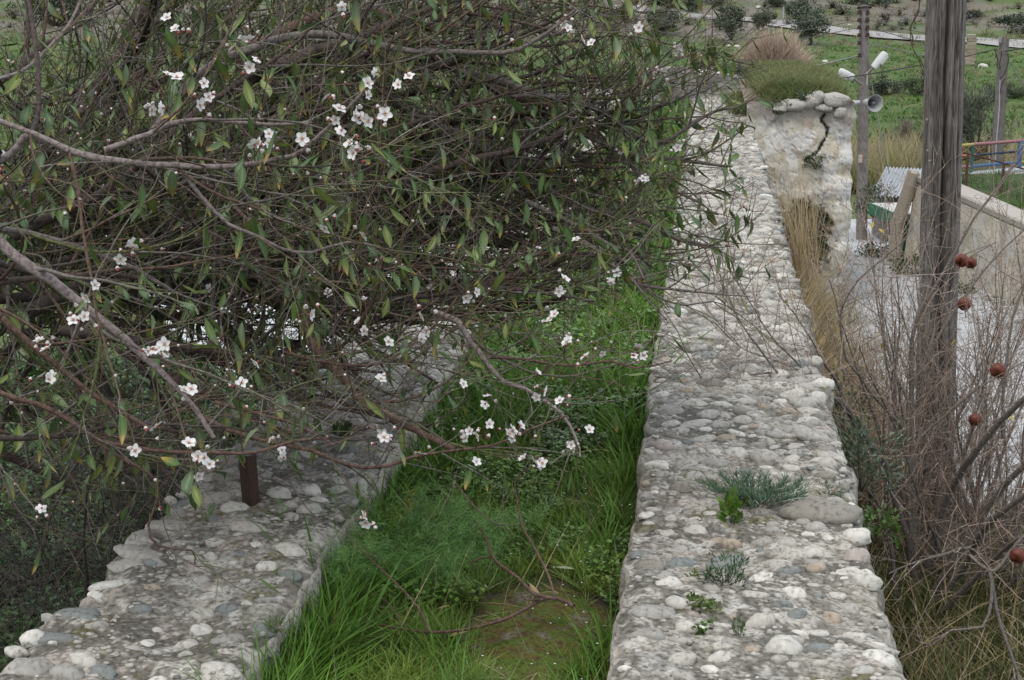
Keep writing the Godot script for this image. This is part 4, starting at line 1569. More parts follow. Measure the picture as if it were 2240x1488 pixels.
	for k in 12000:
		var a := rf(0, TAU)
		var el := rf(-0.25, 1.35)
		var d := Vector3(cos(a) * cos(el), sin(el), sin(a) * cos(el))
		var r := Vector3(0.80, 0.82, 0.6) * rf(0.55, 1.0)
		var p := Vector3(d.x * r.x, 0.02 + maxf(d.y, -0.2) * r.y, d.z * r.z) * rf(0.35, 0.86)
		var e := (d + Vector3.UP * 0.35 + rv() * 0.45).normalized()
		var c := vary(Color(0.43, 0.345, 0.27).lerp(Color(0.35, 0.255, 0.205), rng.randf()), 0.25)
		g.blade(p, e, e.cross(rv()).normalized(), rf(0.08, 0.24), 0.0042, rv() * 0.03, 2, c, c * 1.15)
	tag(put("twigs", g.mesh(), M.dry, pk), "", "", "", "stuff")
	var st := Geo.new()
	for k in 14:
		var d := (Vector3(rf(-1, 1), rf(0.4, 1.2), rf(-0.8, 0.8))).normalized()
		st.tube(PackedVector3Array([Vector3(0, -0.7, 0), d * 0.25, d * 0.55]), 0.02, 0.006, 4, Color(0.14, 0.09, 0.075), Color(0.2, 0.14, 0.11))
	put("stem", st.mesh(), M.bark, pk)
	small_bush("wall_top_bush", "grey green bush on the cross wall, left of the pink bush", "bush", onz(1548, 166, -25.0), Vector3(0.20, 0.16, 0.2), 1400, 0.05, 0.008, Color(0.075, 0.085, 0.05), 763)
	small_bush("wall_top_bush", "small blue grey bush at the left end of the grass cap", "bush", onz(1632, 165, -23.0), Vector3(0.15, 0.1, 0.14), 900, 0.045, 0.007, Color(0.07, 0.09, 0.06), 764)
	small_bush("wall_top_bush", "low purplish scrub between the cross wall and the pink bush", "bush", onz(1592, 166, -25.5), Vector3(0.2, 0.13, 0.2), 900, 0.05, 0.006, Color(0.14, 0.12, 0.10), 765)
	small_bush("dry_tuft", "straw coloured tuft standing on the cross wall's left end", "grass", onz(1520, 164, -25.0), Vector3(0.1, 0.22, 0.1), 400, 0.10, 0.004, Color(0.28, 0.23, 0.15), 766, "", 1.2)
	# meadow tufts, bright ones and pale dry ones
	var mx := [[], []]
	var mt := [[], []]
	for k in 16000:
		var d := rf(50.0, 168.0)
		var c := at(rf(-100, 2400), 300, d)
		var z := c.z
		var x := c.x
		var dry := rng.randf() < (0.10 if d < 128.0 else 0.4)
		var w := 1 if dry else 0
		var lc := land_color(Vector3(x, 0, z))
		if d > 134.0 and lc.g < lc.r:
			if rng.randf() < 0.65: continue
			w = 1
		mx[w].append(upright(x, ground(x, z) - 0.02, z, rf(0.7, 1.8) * (1.2 if dry else 1.0)))
		var t := rf(0.75, 1.25)
		mt[w].append(Color(t, t, t))
	var md := thing("meadow_grass", "tufts of fresh and dry grass over the far meadow and hill", "grass", Vector3.ZERO, "", "stuff")
	scatter("green_tufts", grass_clump(370, 9, 0.22, 0.02, 0.3, 1.0, Color(0.066, 0.130, 0.024), Color(0.105, 0.165, 0.04)), M.grass, mx[0], mt[0], md)
	scatter("dry_tufts", grass_clump(371, 9, 0.34, 0.014, 0.22, 0.7, Color(0.14, 0.125, 0.07), Color(0.22, 0.19, 0.12)), M.dry, mx[1], mt[1], md)
	var sx := []
	var sc_t := []
	for k in 300:
		var u := rf(-60, 2300)
		var p := onto(u, rf(-8, 62) + 20.0 * ss(1400.0, 2240.0, u))
		if p.z > -138.0 or absf(p.y) > 60.0:
			continue
		sx.append(upright(p.x, p.y - 0.1, p.z, 1.1 * rng.randf() + 0.4))
		var t := rf(0.6, 1.3)
		sc_t.append(Color(t * rf(0.9, 1.5), t * rf(0.9, 1.1), t * rf(0.9, 1.3)))
	var hs := thing("hill_scrub", "low grey green scrub dotted over the bare hillside above the far road", "scrub", Vector3.ZERO, "", "stuff")
	scatter("scrub", herb(385, 26, 0.75, 0.22, 0.05, Color(0.10, 0.112, 0.07)), M.leaf, sx, sc_t, hs)
	# ruined stone pillar and rocks on the meadow
	var pp := onto(2122, 142)
	var sc: float = seen_at(pp).z / FOCAL
	var pil := thing("stone_pillar", "weathered square stone pillar standing by the far road", "pillar", Vector3.ZERO, "", "thing")
	rng.seed = 73
	for k in 8:
		var bgx := Geo.new()
		bgx.box(Transform3D(Basis(Vector3.UP, rf(-0.1, 0.1)), pp + Vector3(rf(-1, 1) * 1.2 * sc, (k + 0.5) * 8.2 * sc, 0)), Vector3(rf(18, 24) * sc, 8.6 * sc, 20 * sc), vary(Color(0.36, 0.31, 0.25), 0.18), 0.03)
		put("stone", bgx.mesh(), M.plaster, pil)
	i = 0
	for q in [[1594, 104, 4.0, "pale rock in the grass below the largest olive"], [1612, 106, 5.0, "flat pale rock right of the rock below the olive"], [1660, 20, 4.5, "white boulder on the bare hillside"], [1858, 59, 3.0, "pale stone beside the far road"], [1805, 141, 5.0, "pale flat stones in the meadow above the white lamp"], [2150, 152, 8.0, "pale stone slab on the slope behind the thin pole"]]:
		var p := onto(q[0], q[1])
		var s: float = seen_at(p).z / FOCAL * q[2]
		tag(put("field_rock", pebbles[7 + i % 3], pebble_mats[8], null, Transform3D(Basis(Vector3.UP, i).scaled(Vector3(s * 1.4, s, s)), p)), q[3], "rock")
		i += 1
	left_yard()

func left_yard() -> void:
	# pale yard behind the almond tree, with a tiled house on its far side
	var rows := []
	for q in [[-4.4, -1.72, 15.0], [-6.5, -1.75, 19.0], [-9.0, -1.8, 24.0], [-11.0, -2.6, 29.0]]:
		rows.append([Vector3(q[0], 0, -q[2]), Vector3(q[1], 0, -q[2])])
	sheet("yard", rows, 0.06, Color(0.50, 0.51, 0.52), M.paving, 0.5)
	var house := thing("tiled_house", "white house with a terracotta tiled roof, glimpsed through the almond's left branches", "house", Vector3.ZERO, "", "thing")
	var z := -26.0
	var p0 := onz(-160, 440, z)
	var p1 := onz(98, 440, z)
	var wall := Geo.new()
	var mid := p0.lerp(p1, 0.5)
	wall.box(Transform3D(Basis(), mid + Vector3(0, -0.75, -1.5)), Vector3(p1.x - p0.x, 1.5, 3.0), Color(0.62, 0.62, 0.61), 0.01)
	put("wall", wall.mesh(), M.plaster, house)
	rng.seed = 74
	var roof := Node3D.new()
	roof.name = "roof"
	house.add_child(roof)
	var tile := Geo.new()
	for i in 2:
		for k in 9:
			var a := PI * k / 8.0
			tile.vert(Vector3(cos(a) * 0.085 * (1.0 - 0.12 * i), sin(a) * 0.06, -0.36 * i), Vector3(cos(a), sin(a), 0), Color.WHITE)
	tile.grid(2, 9, 0)
	tile.smooth()
	var tm := tile.mesh()
	var tints := []
	for c in [[0.42, 0.20, 0.12], [0.36, 0.16, 0.09], [0.46, 0.26, 0.17], [0.30, 0.15, 0.10]]:
		var m: StandardMaterial3D = M.plaster.duplicate()
		m.albedo_color = Color(c[0], c[1], c[2]).linear_to_srgb()
		tints.append(m)
	for r in 3:
		for k in int((p1.x - p0.x) / 0.18) + 1:
			put("tile", tm, tints[rng.randi() % 4], roof, Transform3D(Basis(Vector3.RIGHT, 0.38 + rf(-0.03, 0.03)), Vector3(p0.x - 0.1 + k * 0.18, mid.y + 0.02 + r * 0.125, z + 0.22 - r * 0.31)))
	var eave := Geo.new()
	eave.box(Transform3D(Basis(Vector3.RIGHT, 0.38), mid + Vector3(0, 0.02, -0.15)), Vector3(p1.x - p0.x + 0.3, 0.05, 1.0), Color(0.30, 0.17, 0.11), 0.005)
	put("roof_board", eave.mesh(), M.plaster, roof)

# ---------- poles and wires ----------
func poles() -> void:
	rng.seed = 81
	var base := on(2037, 1215, -1.65)
	var top := at(2073, -110, 9.05)
	var pole := thing("wooden_pole", "big weathered grey wooden utility pole with deep drying cracks, rising from the bare shrub", "utility pole", Vector3.ZERO, "", "thing")
	var g := Geo.new()
	var rows := 150
	var segs := 150
	var axis := (top - base).normalized()
	var sx := axis.cross(Vector3.BACK).normalized()
	var sz := sx.cross(axis).normalized()
	if sz.z < 0: sz = -sz
	if sx.x < 0: sx = -sx
	base -= axis * 0.4
	
	var cracks := []
	for k in 30:
		cracks.append([rf(0, TAU), rf(0, 1), rf(0.12, 0.45), rf(0.004, 0.012), rf(0.012, 0.024)])
	# the wide crack that faces the camera in the photograph
	cracks.append([1.50, 0.60, 0.20, 0.050, 0.06])
	cracks.append([1.60, 0.86, 0.2, 0.022, 0.034])
	cracks.append([1.46, 0.36, 0.2, 0.024, 0.034])
	cracks.append([1.66, 0.74, 0.3, 0.02, 0.022])
	cracks.append([2.05, 0.80, 0.3, 0.02, 0.022])
	cracks.append([1.05, 0.66, 0.35, 0.016, 0.02])
	for i in rows:
		var f := float(i) / (rows - 1)
		var r0 := lerpf(0.111, 0.105, f)
		var cen := base.lerp(top, f)
		for k in segs:
			var a := TAU * k / segs
			var aa := a + 0.05 * na.get_noise_2d(f * 5.0, a * 0.4) + 0.02 * nb.get_noise_2d(f * 16.0, a * 1.2)
			var r := r0 + 0.003 * nb.get_noise_2d(cos(a) * 6.0 + 30.0, sin(a) * 6.0 + f * 2.0) + 0.0022 * nb.get_noise_2d(aa * 16.0, f * 3.0)
			var dark := 0.0
			for c in cracks:
				var span: float = 1.0 - absf(f - c[1]) / c[2]
				if span <= 0.0:
					continue
				var da: float = absf(wrapf(aa - c[0] - 0.03 * sin(f * 30.0 + c[0] * 9.0), -PI, PI)) * r0
				var w: float = c[3] * minf(1.0, span * 2.0) * 0.5
				var k2 := 1.0 - ss(w * 0.35, w * 1.1 + 0.0016, da)
				r -= c[4] * k2 * minf(1.0, span * 3.0)
				dark = maxf(dark, k2)
			var stripe := nb.get_noise_2d(aa * 22.0, f * 4.0)
			var broad := na.get_noise_2d(aa * 3.0 + 20.0, f * 3.0)
			var col := Color(0.185, 0.170, 0.158).lerp(Color(0.08, 0.074, 0.069), ss(0.0, 0.4, stripe))
			col = col.lerp(Color(0.225, 0.212, 0.20), ss(0.0, 0.4, broad) * 0.6)
			var nn := sx * cos(a) + sz * sin(a)
			g.vert(cen + nn * r, nn, col)
	for i in rows - 1:
		for k in segs:
			var p := i * segs + k
			var q := i * segs + (k + 1) % segs
			g.tri(p, q, p + segs)
			g.tri(q, q + segs, p + segs)
	g.smooth()
	if g.n[segs * 20].dot(g.v[segs * 20] - base.lerp(top, 20.0 / (rows - 1))) < 0.0:
		for i in range(0, g.t.size(), 3):
			var s := g.t[i]
			g.t[i] = g.t[i + 1]
			g.t[i + 1] = s
		g.smooth()
	put("shaft", g.mesh(), M.wood, pole)
	for q in [[2058, 88], [2060, 186], [2063, 246], [2095, 232], [2028, 262], [2062, 135], [2090, 96], [2030, 330], [2034, 352]]:
		put("nail", pebbles[1], pebble_mats[9], pole, Transform3D(Basis().scaled(Vector3.ONE * 0.007), at(q[0], q[1], 9.2) + (eye - at(q[0], q[1], 9.2)).normalized() * 0.005))
	var boxg := Geo.new()
	var bp := at(2096, 397, 9.32)
	boxg.box(Transform3D(Basis(), bp), Vector3(0.035, 0.075, 0.05), Color(0.42, 0.44, 0.42), 0.008)
	put("junction_box", boxg.mesh(), M.paint, pole)
	var hook := Geo.new()
	hook.tube(curve(PackedVector3Array([at(2090, 408, 9.3), at(2094, 414, 9.28), at(2098, 418, 9.28), at(2099, 428, 9.28), at(2096, 434, 9.28)]), 0.01), 0.003, 0.003, 5, Color(0.03, 0.03, 0.03), Color(0.03, 0.03, 0.03))
	put("wire_hook", hook.mesh(), M.metal, pole)
	# a dead vine beside it
	var vine := thing("dry_vine", "thin twisted dark vine hanging beside the big pole's upper left edge", "vine")
	for q in ["2013,-20 2010,20 2000,45 1990,62 1996,78 1998,108 2010,130 2020,160 2028,185", "2010,20 2004,34 1996,50 1992,75 1994,95 2000,112", "2028,185 2020,196 2005,200 1990,203", "2012,128 2022,150 2026,175"]:
		var vg := Geo.new()
		vg.tube(curve(path(q, 9.6, 9.5), 0.02), 0.0045, 0.0025, 5, Color(0.06, 0.045, 0.03), Color(0.075, 0.05, 0.03))
		put("strand", vg.mesh(), M.bark, vine)

	# lamp and loudspeaker pole
	var d2 := 26.5
	var lp := thing("lamp_pole", "slim grey pole with two white street lamps and two loudspeaker horns", "utility pole", Vector3.ZERO, "", "thing")
	var sg := Geo.new()
	sg.tube(PackedVector3Array([at(1884, 640, d2 + 0.4), at(1886, 420, d2), at(1889, 200, d2 - 0.2), at(1891, 16, d2 - 0.4)]), 0.092, 0.076, 16, Color(0.24, 0.225, 0.215), Color(0.23, 0.215, 0.205))
	put("shaft", sg.mesh(), M.wood, lp)
	var cap := Geo.new()
	cap.tube(PackedVector3Array([at(1891, 17, d2 - 0.4), at(1891, 12, d2 - 0.4)]), 0.12, 0.06, 10, Color(0.2, 0.19, 0.18), Color(0.2, 0.19, 0.18))
	put("cap", cap.mesh(), M.metal, lp)
	for q in [[1880, 27], [1880, 44], [1880, 60], [1880, 77], [1880, 94], [1898, 27], [1898, 43], [1898, 60], [1898, 76], [1881, 121]]:
		var ig := Geo.new()
		var p := at(q[0], q[1], d2 - 0.45)
		ig.tube(PackedVector3Array([p + Vector3.UP * 0.03, p + Vector3.UP * 0.01, p - Vector3.UP * 0.01, p - Vector3.UP * 0.03]), 0.026, 0.036, 8, Color(0.07, 0.035, 0.03), Color(0.07, 0.035, 0.03))
		put("insulator", ig.mesh(), M.paint, lp)
	for q in [[1868, 171, 1835, 156, 1885, 184], [1910, 149, 1938, 116, 1893, 164]]:
		# lamp head: a tapered box from the arm outwards
		var a := at(q[0], q[1], d2 - 0.4)
		var b := at(q[2], q[3], d2 - 0.4)
		var head := Node3D.new()
		head.name = numbered("street_lamp")
		lp.add_child(head)
		var dir := (b - a).normalized()
		var side := dir.cross(Vector3.FORWARD).normalized()
		var up := side.cross(dir).normalized()
		if up.z < 0: up = -up
		var hg := Geo.new()
		for i in 5:
			var f: float = [0.0, 0.06, 0.5, 0.9, 1.0][i]
			var w: float = [0.045, 0.06, 0.07, 0.07, 0.05][i]
			for k in 8:
				var an := TAU * k / 8.0 + 0.39
				hg.vert(a.lerp(b, f) + side * cos(an) * w + up * sin(an) * w * 0.75, side * cos(an) + up * sin(an), Color(0.68, 0.70, 0.71))
		for i in 4:
			for k in 8:
				hg.tri(i * 8 + k, i * 8 + (k + 1) % 8, i * 8 + k + 8)
				hg.tri(i * 8 + (k + 1) % 8, i * 8 + (k + 1) % 8 + 8, i * 8 + k + 8)
		for k in range(1, 7):
			hg.tri(32, 32 + k, 33 + k)
			hg.tri(0, k + 1, k)
		hg.smooth()
		put("housing", hg.mesh(), M.paint, head)
		var lens := Geo.new()
		lens.box(Transform3D(Basis(dir, side, dir.cross(side)).orthonormalized(), a.lerp(b, 0.62) - side * 0.055 * signf(side.y)), Vector3(a.distance_to(b) * 0.55, 0.05, 0.12), Color(0.42, 0.44, 0.45), 0.01)
		put("lens", lens.mesh(), M.paint, head)
		var ag := Geo.new()
		ag.tube(PackedVector3Array([at(q[4], q[5], d2 - 0.35), a.lerp(b, 0.08)]), 0.022, 0.02, 7, Color(0.28, 0.24, 0.22), Color(0.26, 0.22, 0.2))
		put("arm", ag.mesh(), M.metal, lp)
	var strut := Geo.new()
	strut.tube(PackedVector3Array([at(1897, 186, d2 - 0.4), at(1897, 158, d2 - 0.4)]), 0.012, 0.012, 6, Color(0.4, 0.4, 0.4), Color(0.4, 0.4, 0.4))
	put("bracket", strut.mesh(), M.metal, lp)
	# horns: flared bells, one seen from the front and one from the side
	for q in [[1893, 224, 1915, 226, 0.132, -0.28], [1882, 224, 1853, 228, 0.085, 0.05]]:
		var a := at(q[0], q[1], d2 - 0.5)
		var b := at(q[2], q[3], d2 - 0.5 + q[5])
		var dir := (b - a).normalized()
		var s1 := dir.cross(Vector3.UP).normalized()
		var s2 := dir.cross(s1).normalized()
		var hg := Geo.new()
		var n := 22
		var prof := [[0.0, 0.34], [0.12, 0.42], [0.3, 0.46], [0.55, 0.58], [0.8, 0.8], [0.97, 1.0], [1.0, 1.02], [0.98, 0.95], [0.8, 0.72], [0.5, 0.42], [0.3, 0.3]]
		for row in prof:
			for k in n:
				var an := TAU * k / n
				var o := s1 * cos(an) + s2 * sin(an)
				hg.vert(a.lerp(b, row[0]) + o * row[1] * q[4], o, Color(0.50, 0.51, 0.53) if prof.find(row) < 7 else Color(0.40, 0.41, 0.42))
		for i in prof.size() - 1:
			for k in n:
				var e := i * n + k
				var f := i * n + (k + 1) % n
				hg.tri(e, f, e + n)
				hg.tri(f, f + n, e + n)
		hg.smooth()
		var horn := put("loudspeaker_horn", hg.mesh(), M.paint, lp)
		var plug := Geo.new()
		plug.tube(PackedVector3Array([a.lerp(b, 0.25), a.lerp(b, 0.7), a.lerp(b, 0.86)]), q[4] * 0.28, q[4] * 0.12, 12, Color(0.06, 0.075, 0.075), Color(0.42, 0.43, 0.43))
		put("driver_cone", plug.mesh(), M.paint, horn)
	var sgn := Geo.new()
	sgn.box(Transform3D(Basis(), at(1881, 346, d2 - 0.15) + Vector3(0, 0, 0.1)), Vector3(0.06, 0.115, 0.02), Color(0.55, 0.53, 0.49), 0.003)
	put("notice_plate", sgn.mesh(), M.paint, lp)
	var sgf := Geo.new()
	sgf.box(Transform3D(Basis(), at(1884, 346, d2 - 0.15) + Vector3(0, 0, 0.085)), Vector3(0.075, 0.135, 0.02), Color(0.33, 0.19, 0.13), 0.003)
	put("plate_backing", sgf.mesh(), M.rust, lp)

	# pole on the terrace
	var d3 := 29.0
	var tp := thing("terrace_pole", "thin grey pole on the terrace behind the painted railing, a box on its top", "utility pole", Vector3.ZERO, "", "thing")
	var tgm := Geo.new()
	tgm.tube(PackedVector3Array([at(2178, 405, d3), at(2188, 230, d3 - 0.1), at(2197, 85, d3 - 0.2)]), 0.105, 0.085, 14, Color(0.17, 0.16, 0.15), Color(0.17, 0.16, 0.15))
	put("shaft", tgm.mesh(), M.wood, tp)
	var tb := Geo.new()
	tb.box(Transform3D(Basis(), at(2188, 88, d3 - 0.3)), Vector3(0.05, 0.10, 0.05), Color(0.30, 0.30, 0.29), 0.006)
	put("top_box", tb.mesh(), M.paint, tp)
	for q in ["2176,109 2180,118 2183,135 2183,148 2189,150", "2191,112 2190,125 2187,140 2189,149", "2205,116 2206,135 2200,155 2193,168 2188,172", "2198,172 2190,190 2189,205"]:
		var cg := Geo.new()
		cg.tube(curve(path(q, d3 - 0.35, d3 - 0.35), 0.03), 0.010, 0.009, 5, Color(0.02, 0.02, 0.02), Color(0.02, 0.02, 0.02))
		put("loose_cable", cg.mesh(), M.paint, tp)
	var white := Geo.new()
	white.tube(path("2188,175 2186,240 2180,310 2176,372", d3 - 0.3, d3 - 0.25), 0.010, 0.010, 5, Color(0.4, 0.4, 0.4), Color(0.4, 0.4, 0.4))
	put("pale_conduit", white.mesh(), M.paint, tp)
	# thin far lamp post beside the road
	var fp := onto(1713, 58)
	var fpole := thing("far_post", "thin pale post beside the far road between two olives", "post", Vector3.ZERO, "", "thing")
	var fg := Geo.new()
	fg.tube(PackedVector3Array([fp, fp + Vector3.UP * 40.0 * seen_at(fp).z / FOCAL]), 0.09, 0.07, 6, Color(0.42, 0.42, 0.42), Color(0.42, 0.42, 0.42))
	put("shaft", fg.mesh(), M.metal, fpole)

	# wires, each one a thing
	var k := 0
	for q in [
		["1880,121 1822,136 1760,150 1640,185", 26.1, 30.0, 0.011, 0.35, "pale wire from the lamp pole's lowest insulator to behind the pink bush"],
		["1880,27 1760,48 1600,72 1400,96", 26.1, 34.0, 0.006, 0.12, "thin wire leaving the lamp pole's topmost insulator to the left"],
		["1880,44 1760,66 1600,90 1400,118", 26.1, 34.0, 0.006, 0.12, "thin wire leaving the lamp pole's second insulator to the left"],
		["1880,60 1760,84 1600,112 1400,140", 26.1, 34.0, 0.006, 0.12, "thin wire leaving the lamp pole's third insulator to the left"],
		["1898,43 1950,56 2030,74 2110,86", 26.1, 28.0, 0.006, 0.10, "thin wire from the lamp pole's upper right insulator to the big pole"],
		["1898,60 1950,74 2030,96 2110,112", 26.1, 28.0, 0.006, 0.10, "thin wire from the lamp pole's middle right insulator to the big pole"],
		["1898,94 1960,108 2030,124 2110,140", 26.1, 28.0, 0.007, 0.22, "pale wire from the lamp pole's lowest right insulator"],
		["1820,174 1890,164 1960,152 2040,138 2110,124 2180,107", 25.0, 28.7, 0.011, 0.03, "dark cable crossing in front of the lamp pole to the terrace pole"],
		["2200,112 2240,105 2300,94", 28.7, 27.0, 0.011, 0.03, "dark cable leaving the terrace pole to the right"],
		["2210,136 2225,165 2242,195 2262,232", 28.6, 26.0, 0.010, 0.03, "dark stay wire slanting down right of the terrace pole"],
		["1896,90 1902,140 1906,175 1918,245 1935,330 1946,380", 26.0, 26.6, 0.009, 0.30, "pale stay wire slanting down from the lamp pole past the horn"]]:
		var wg := Geo.new()
		var c := Color(1, 1, 1) * float(q[4])
		wg.tube(curve(path(q[0], q[1], q[2]), 0.6), q[3], q[3], 4, c, c)
		tag(put("overhead_wire", wg.mesh(), M.metal), q[5], "wire", "overhead wires at the poles")
		k += 1

# ---------- the almond tree ----------
func almond_leaf(seed_: int, curl: float, col: Color, tip: Color) -> ArrayMesh:
	# hangs along -y from its stalk, folded along the midrib
	rng.seed = 4000 + seed_
	var g := Geo.new()
	var rows := 9
	var twist := rf(-0.8, 0.8)
	var wave := rf(0.0, 0.04)
	for i in rows:
		var t := float(i) / (rows - 1)
		var w := 0.135 * pow(sin(PI * pow(clampf((t - 0.06) / 0.94, 0.0, 1.0), 0.75)), 0.85) + (0.008 if t < 0.1 else 0.0)
		var ang := curl * t * 1.9
		var cen := Vector3(0.04 * sin(t * 4.0 + seed_), -t * (1.0 - 0.18 * absf(curl) * t), sin(ang) * t * 0.42)
		var tw := Basis(Vector3.UP, twist * t)
		var c := col.lerp(tip, ss(0.45, 1.0, t + rf(-0.08, 0.08)))
		for k in 5:
			var s := (k - 2) * 0.5
			var fold := absf(s) * w * 0.55
			g.vert(cen + tw * Vector3(s * w * 2.0 * 0.5, wave * sin(t * 17.0) * absf(s) * 0.4, fold), Vector3.BACK, (c * 1.35 if k == 2 else c * (0.97 + 0.06 * (k % 2))))
	g.grid(rows, 5, 0)
	g.smooth()
	return g.mesh()

func blossom_mesh(seed_: int, open: float) -> Array:
	rng.seed = 4200 + seed_
	var g := Geo.new()
	for p in 5:
		var a := TAU * p / 5.0 + rf(-0.12, 0.12)
		var o := Vector3(cos(a), sin(a), 0)
		var s := Vector3(-sin(a), cos(a), 0)
		var first := g.v.size()
		var lift := lerpf(1.1, 0.22, open) + rf(-0.1, 0.15)
		var size := rf(0.9, 1.08)
		for i in 5:
			var t := i / 4.0
			var w := 0.33 * pow(sin(PI * (0.06 + 0.82 * t)), 0.8) * size
			for k in 5:
				var q := (k - 2) * 0.5
				var r := 0.10 + t * (1.0 - 0.10 * q * q - (0.09 if k == 2 and i == 4 else 0.0)) * size
				var z := lift * r * (1.0 - 0.35 * r) + 0.10 * q * q + 0.02 * sin(i * 3.0 + k + p)
				var c := Color(0.62, 0.605, 0.60).lerp(Color(0.55, 0.26, 0.28), 1.0 - ss(0.02, 0.22, t))
				c = c * (0.93 if p % 2 == 0 else 1.0)
				g.vert(o * r * cos(lift * 0.4) + s * q * w * 2.0 * 0.62 + Vector3.BACK * z, Vector3.BACK, c)
		g.grid(5, 5, first)
	g.smooth()
	var st := Geo.new()
	for k in 16:
		var d := Vector3(rf(-0.6, 0.6), rf(-0.6, 0.6), rf(0.7, 1.2)).normalized()
		var l := rf(0.28, 0.5)
		st.tube(PackedVector3Array([Vector3(0, 0, 0.03), d * l]), 0.012, 0.010, 3, Color(0.62, 0.5, 0.42), Color(0.7, 0.6, 0.45))
		st.box(Transform3D(Basis(), d * l), Vector3(0.05, 0.05, 0.05), Color(0.55, 0.38, 0.08), 0.0)
	st.tube(PackedVector3Array([Vector3(0, 0, 0.04), Vector3(0, 0, -0.1), Vector3(0, 0, -0.25), Vector3(0, 0, -0.4)]), 0.15, 0.05, 7, Color(0.30, 0.05, 0.045), Color(0.17, 0.07, 0.04))
	return [g.mesh(), st.mesh()]

var crown := []       # [centre, radii]

func in_crown(p: Vector3, slack := 1.0) -> bool:
	for e in crown:
		var q: Vector3 = (p - e[0]) / e[1]
		if q.length_squared() < slack:
			return true
	return false

func grow(p: Vector3, d: Vector3, length: float, step: float, wander: float, up: float) -> PackedVector3Array:
	var out := PackedVector3Array([p])
	var n := int(length / step)
	var bend := rv() * wander * 0.5
	for i in n:
		d = (d + rv() * wander + bend + Vector3.UP * up).normalized()
		p += d * step
		out.append(p)
		if not in_crown(p, 1.0 + 0.25 * nb.get_noise_3d(p.x * 2.0, p.y * 2.0, p.z * 2.0)) and i > 2:
			break
	return out

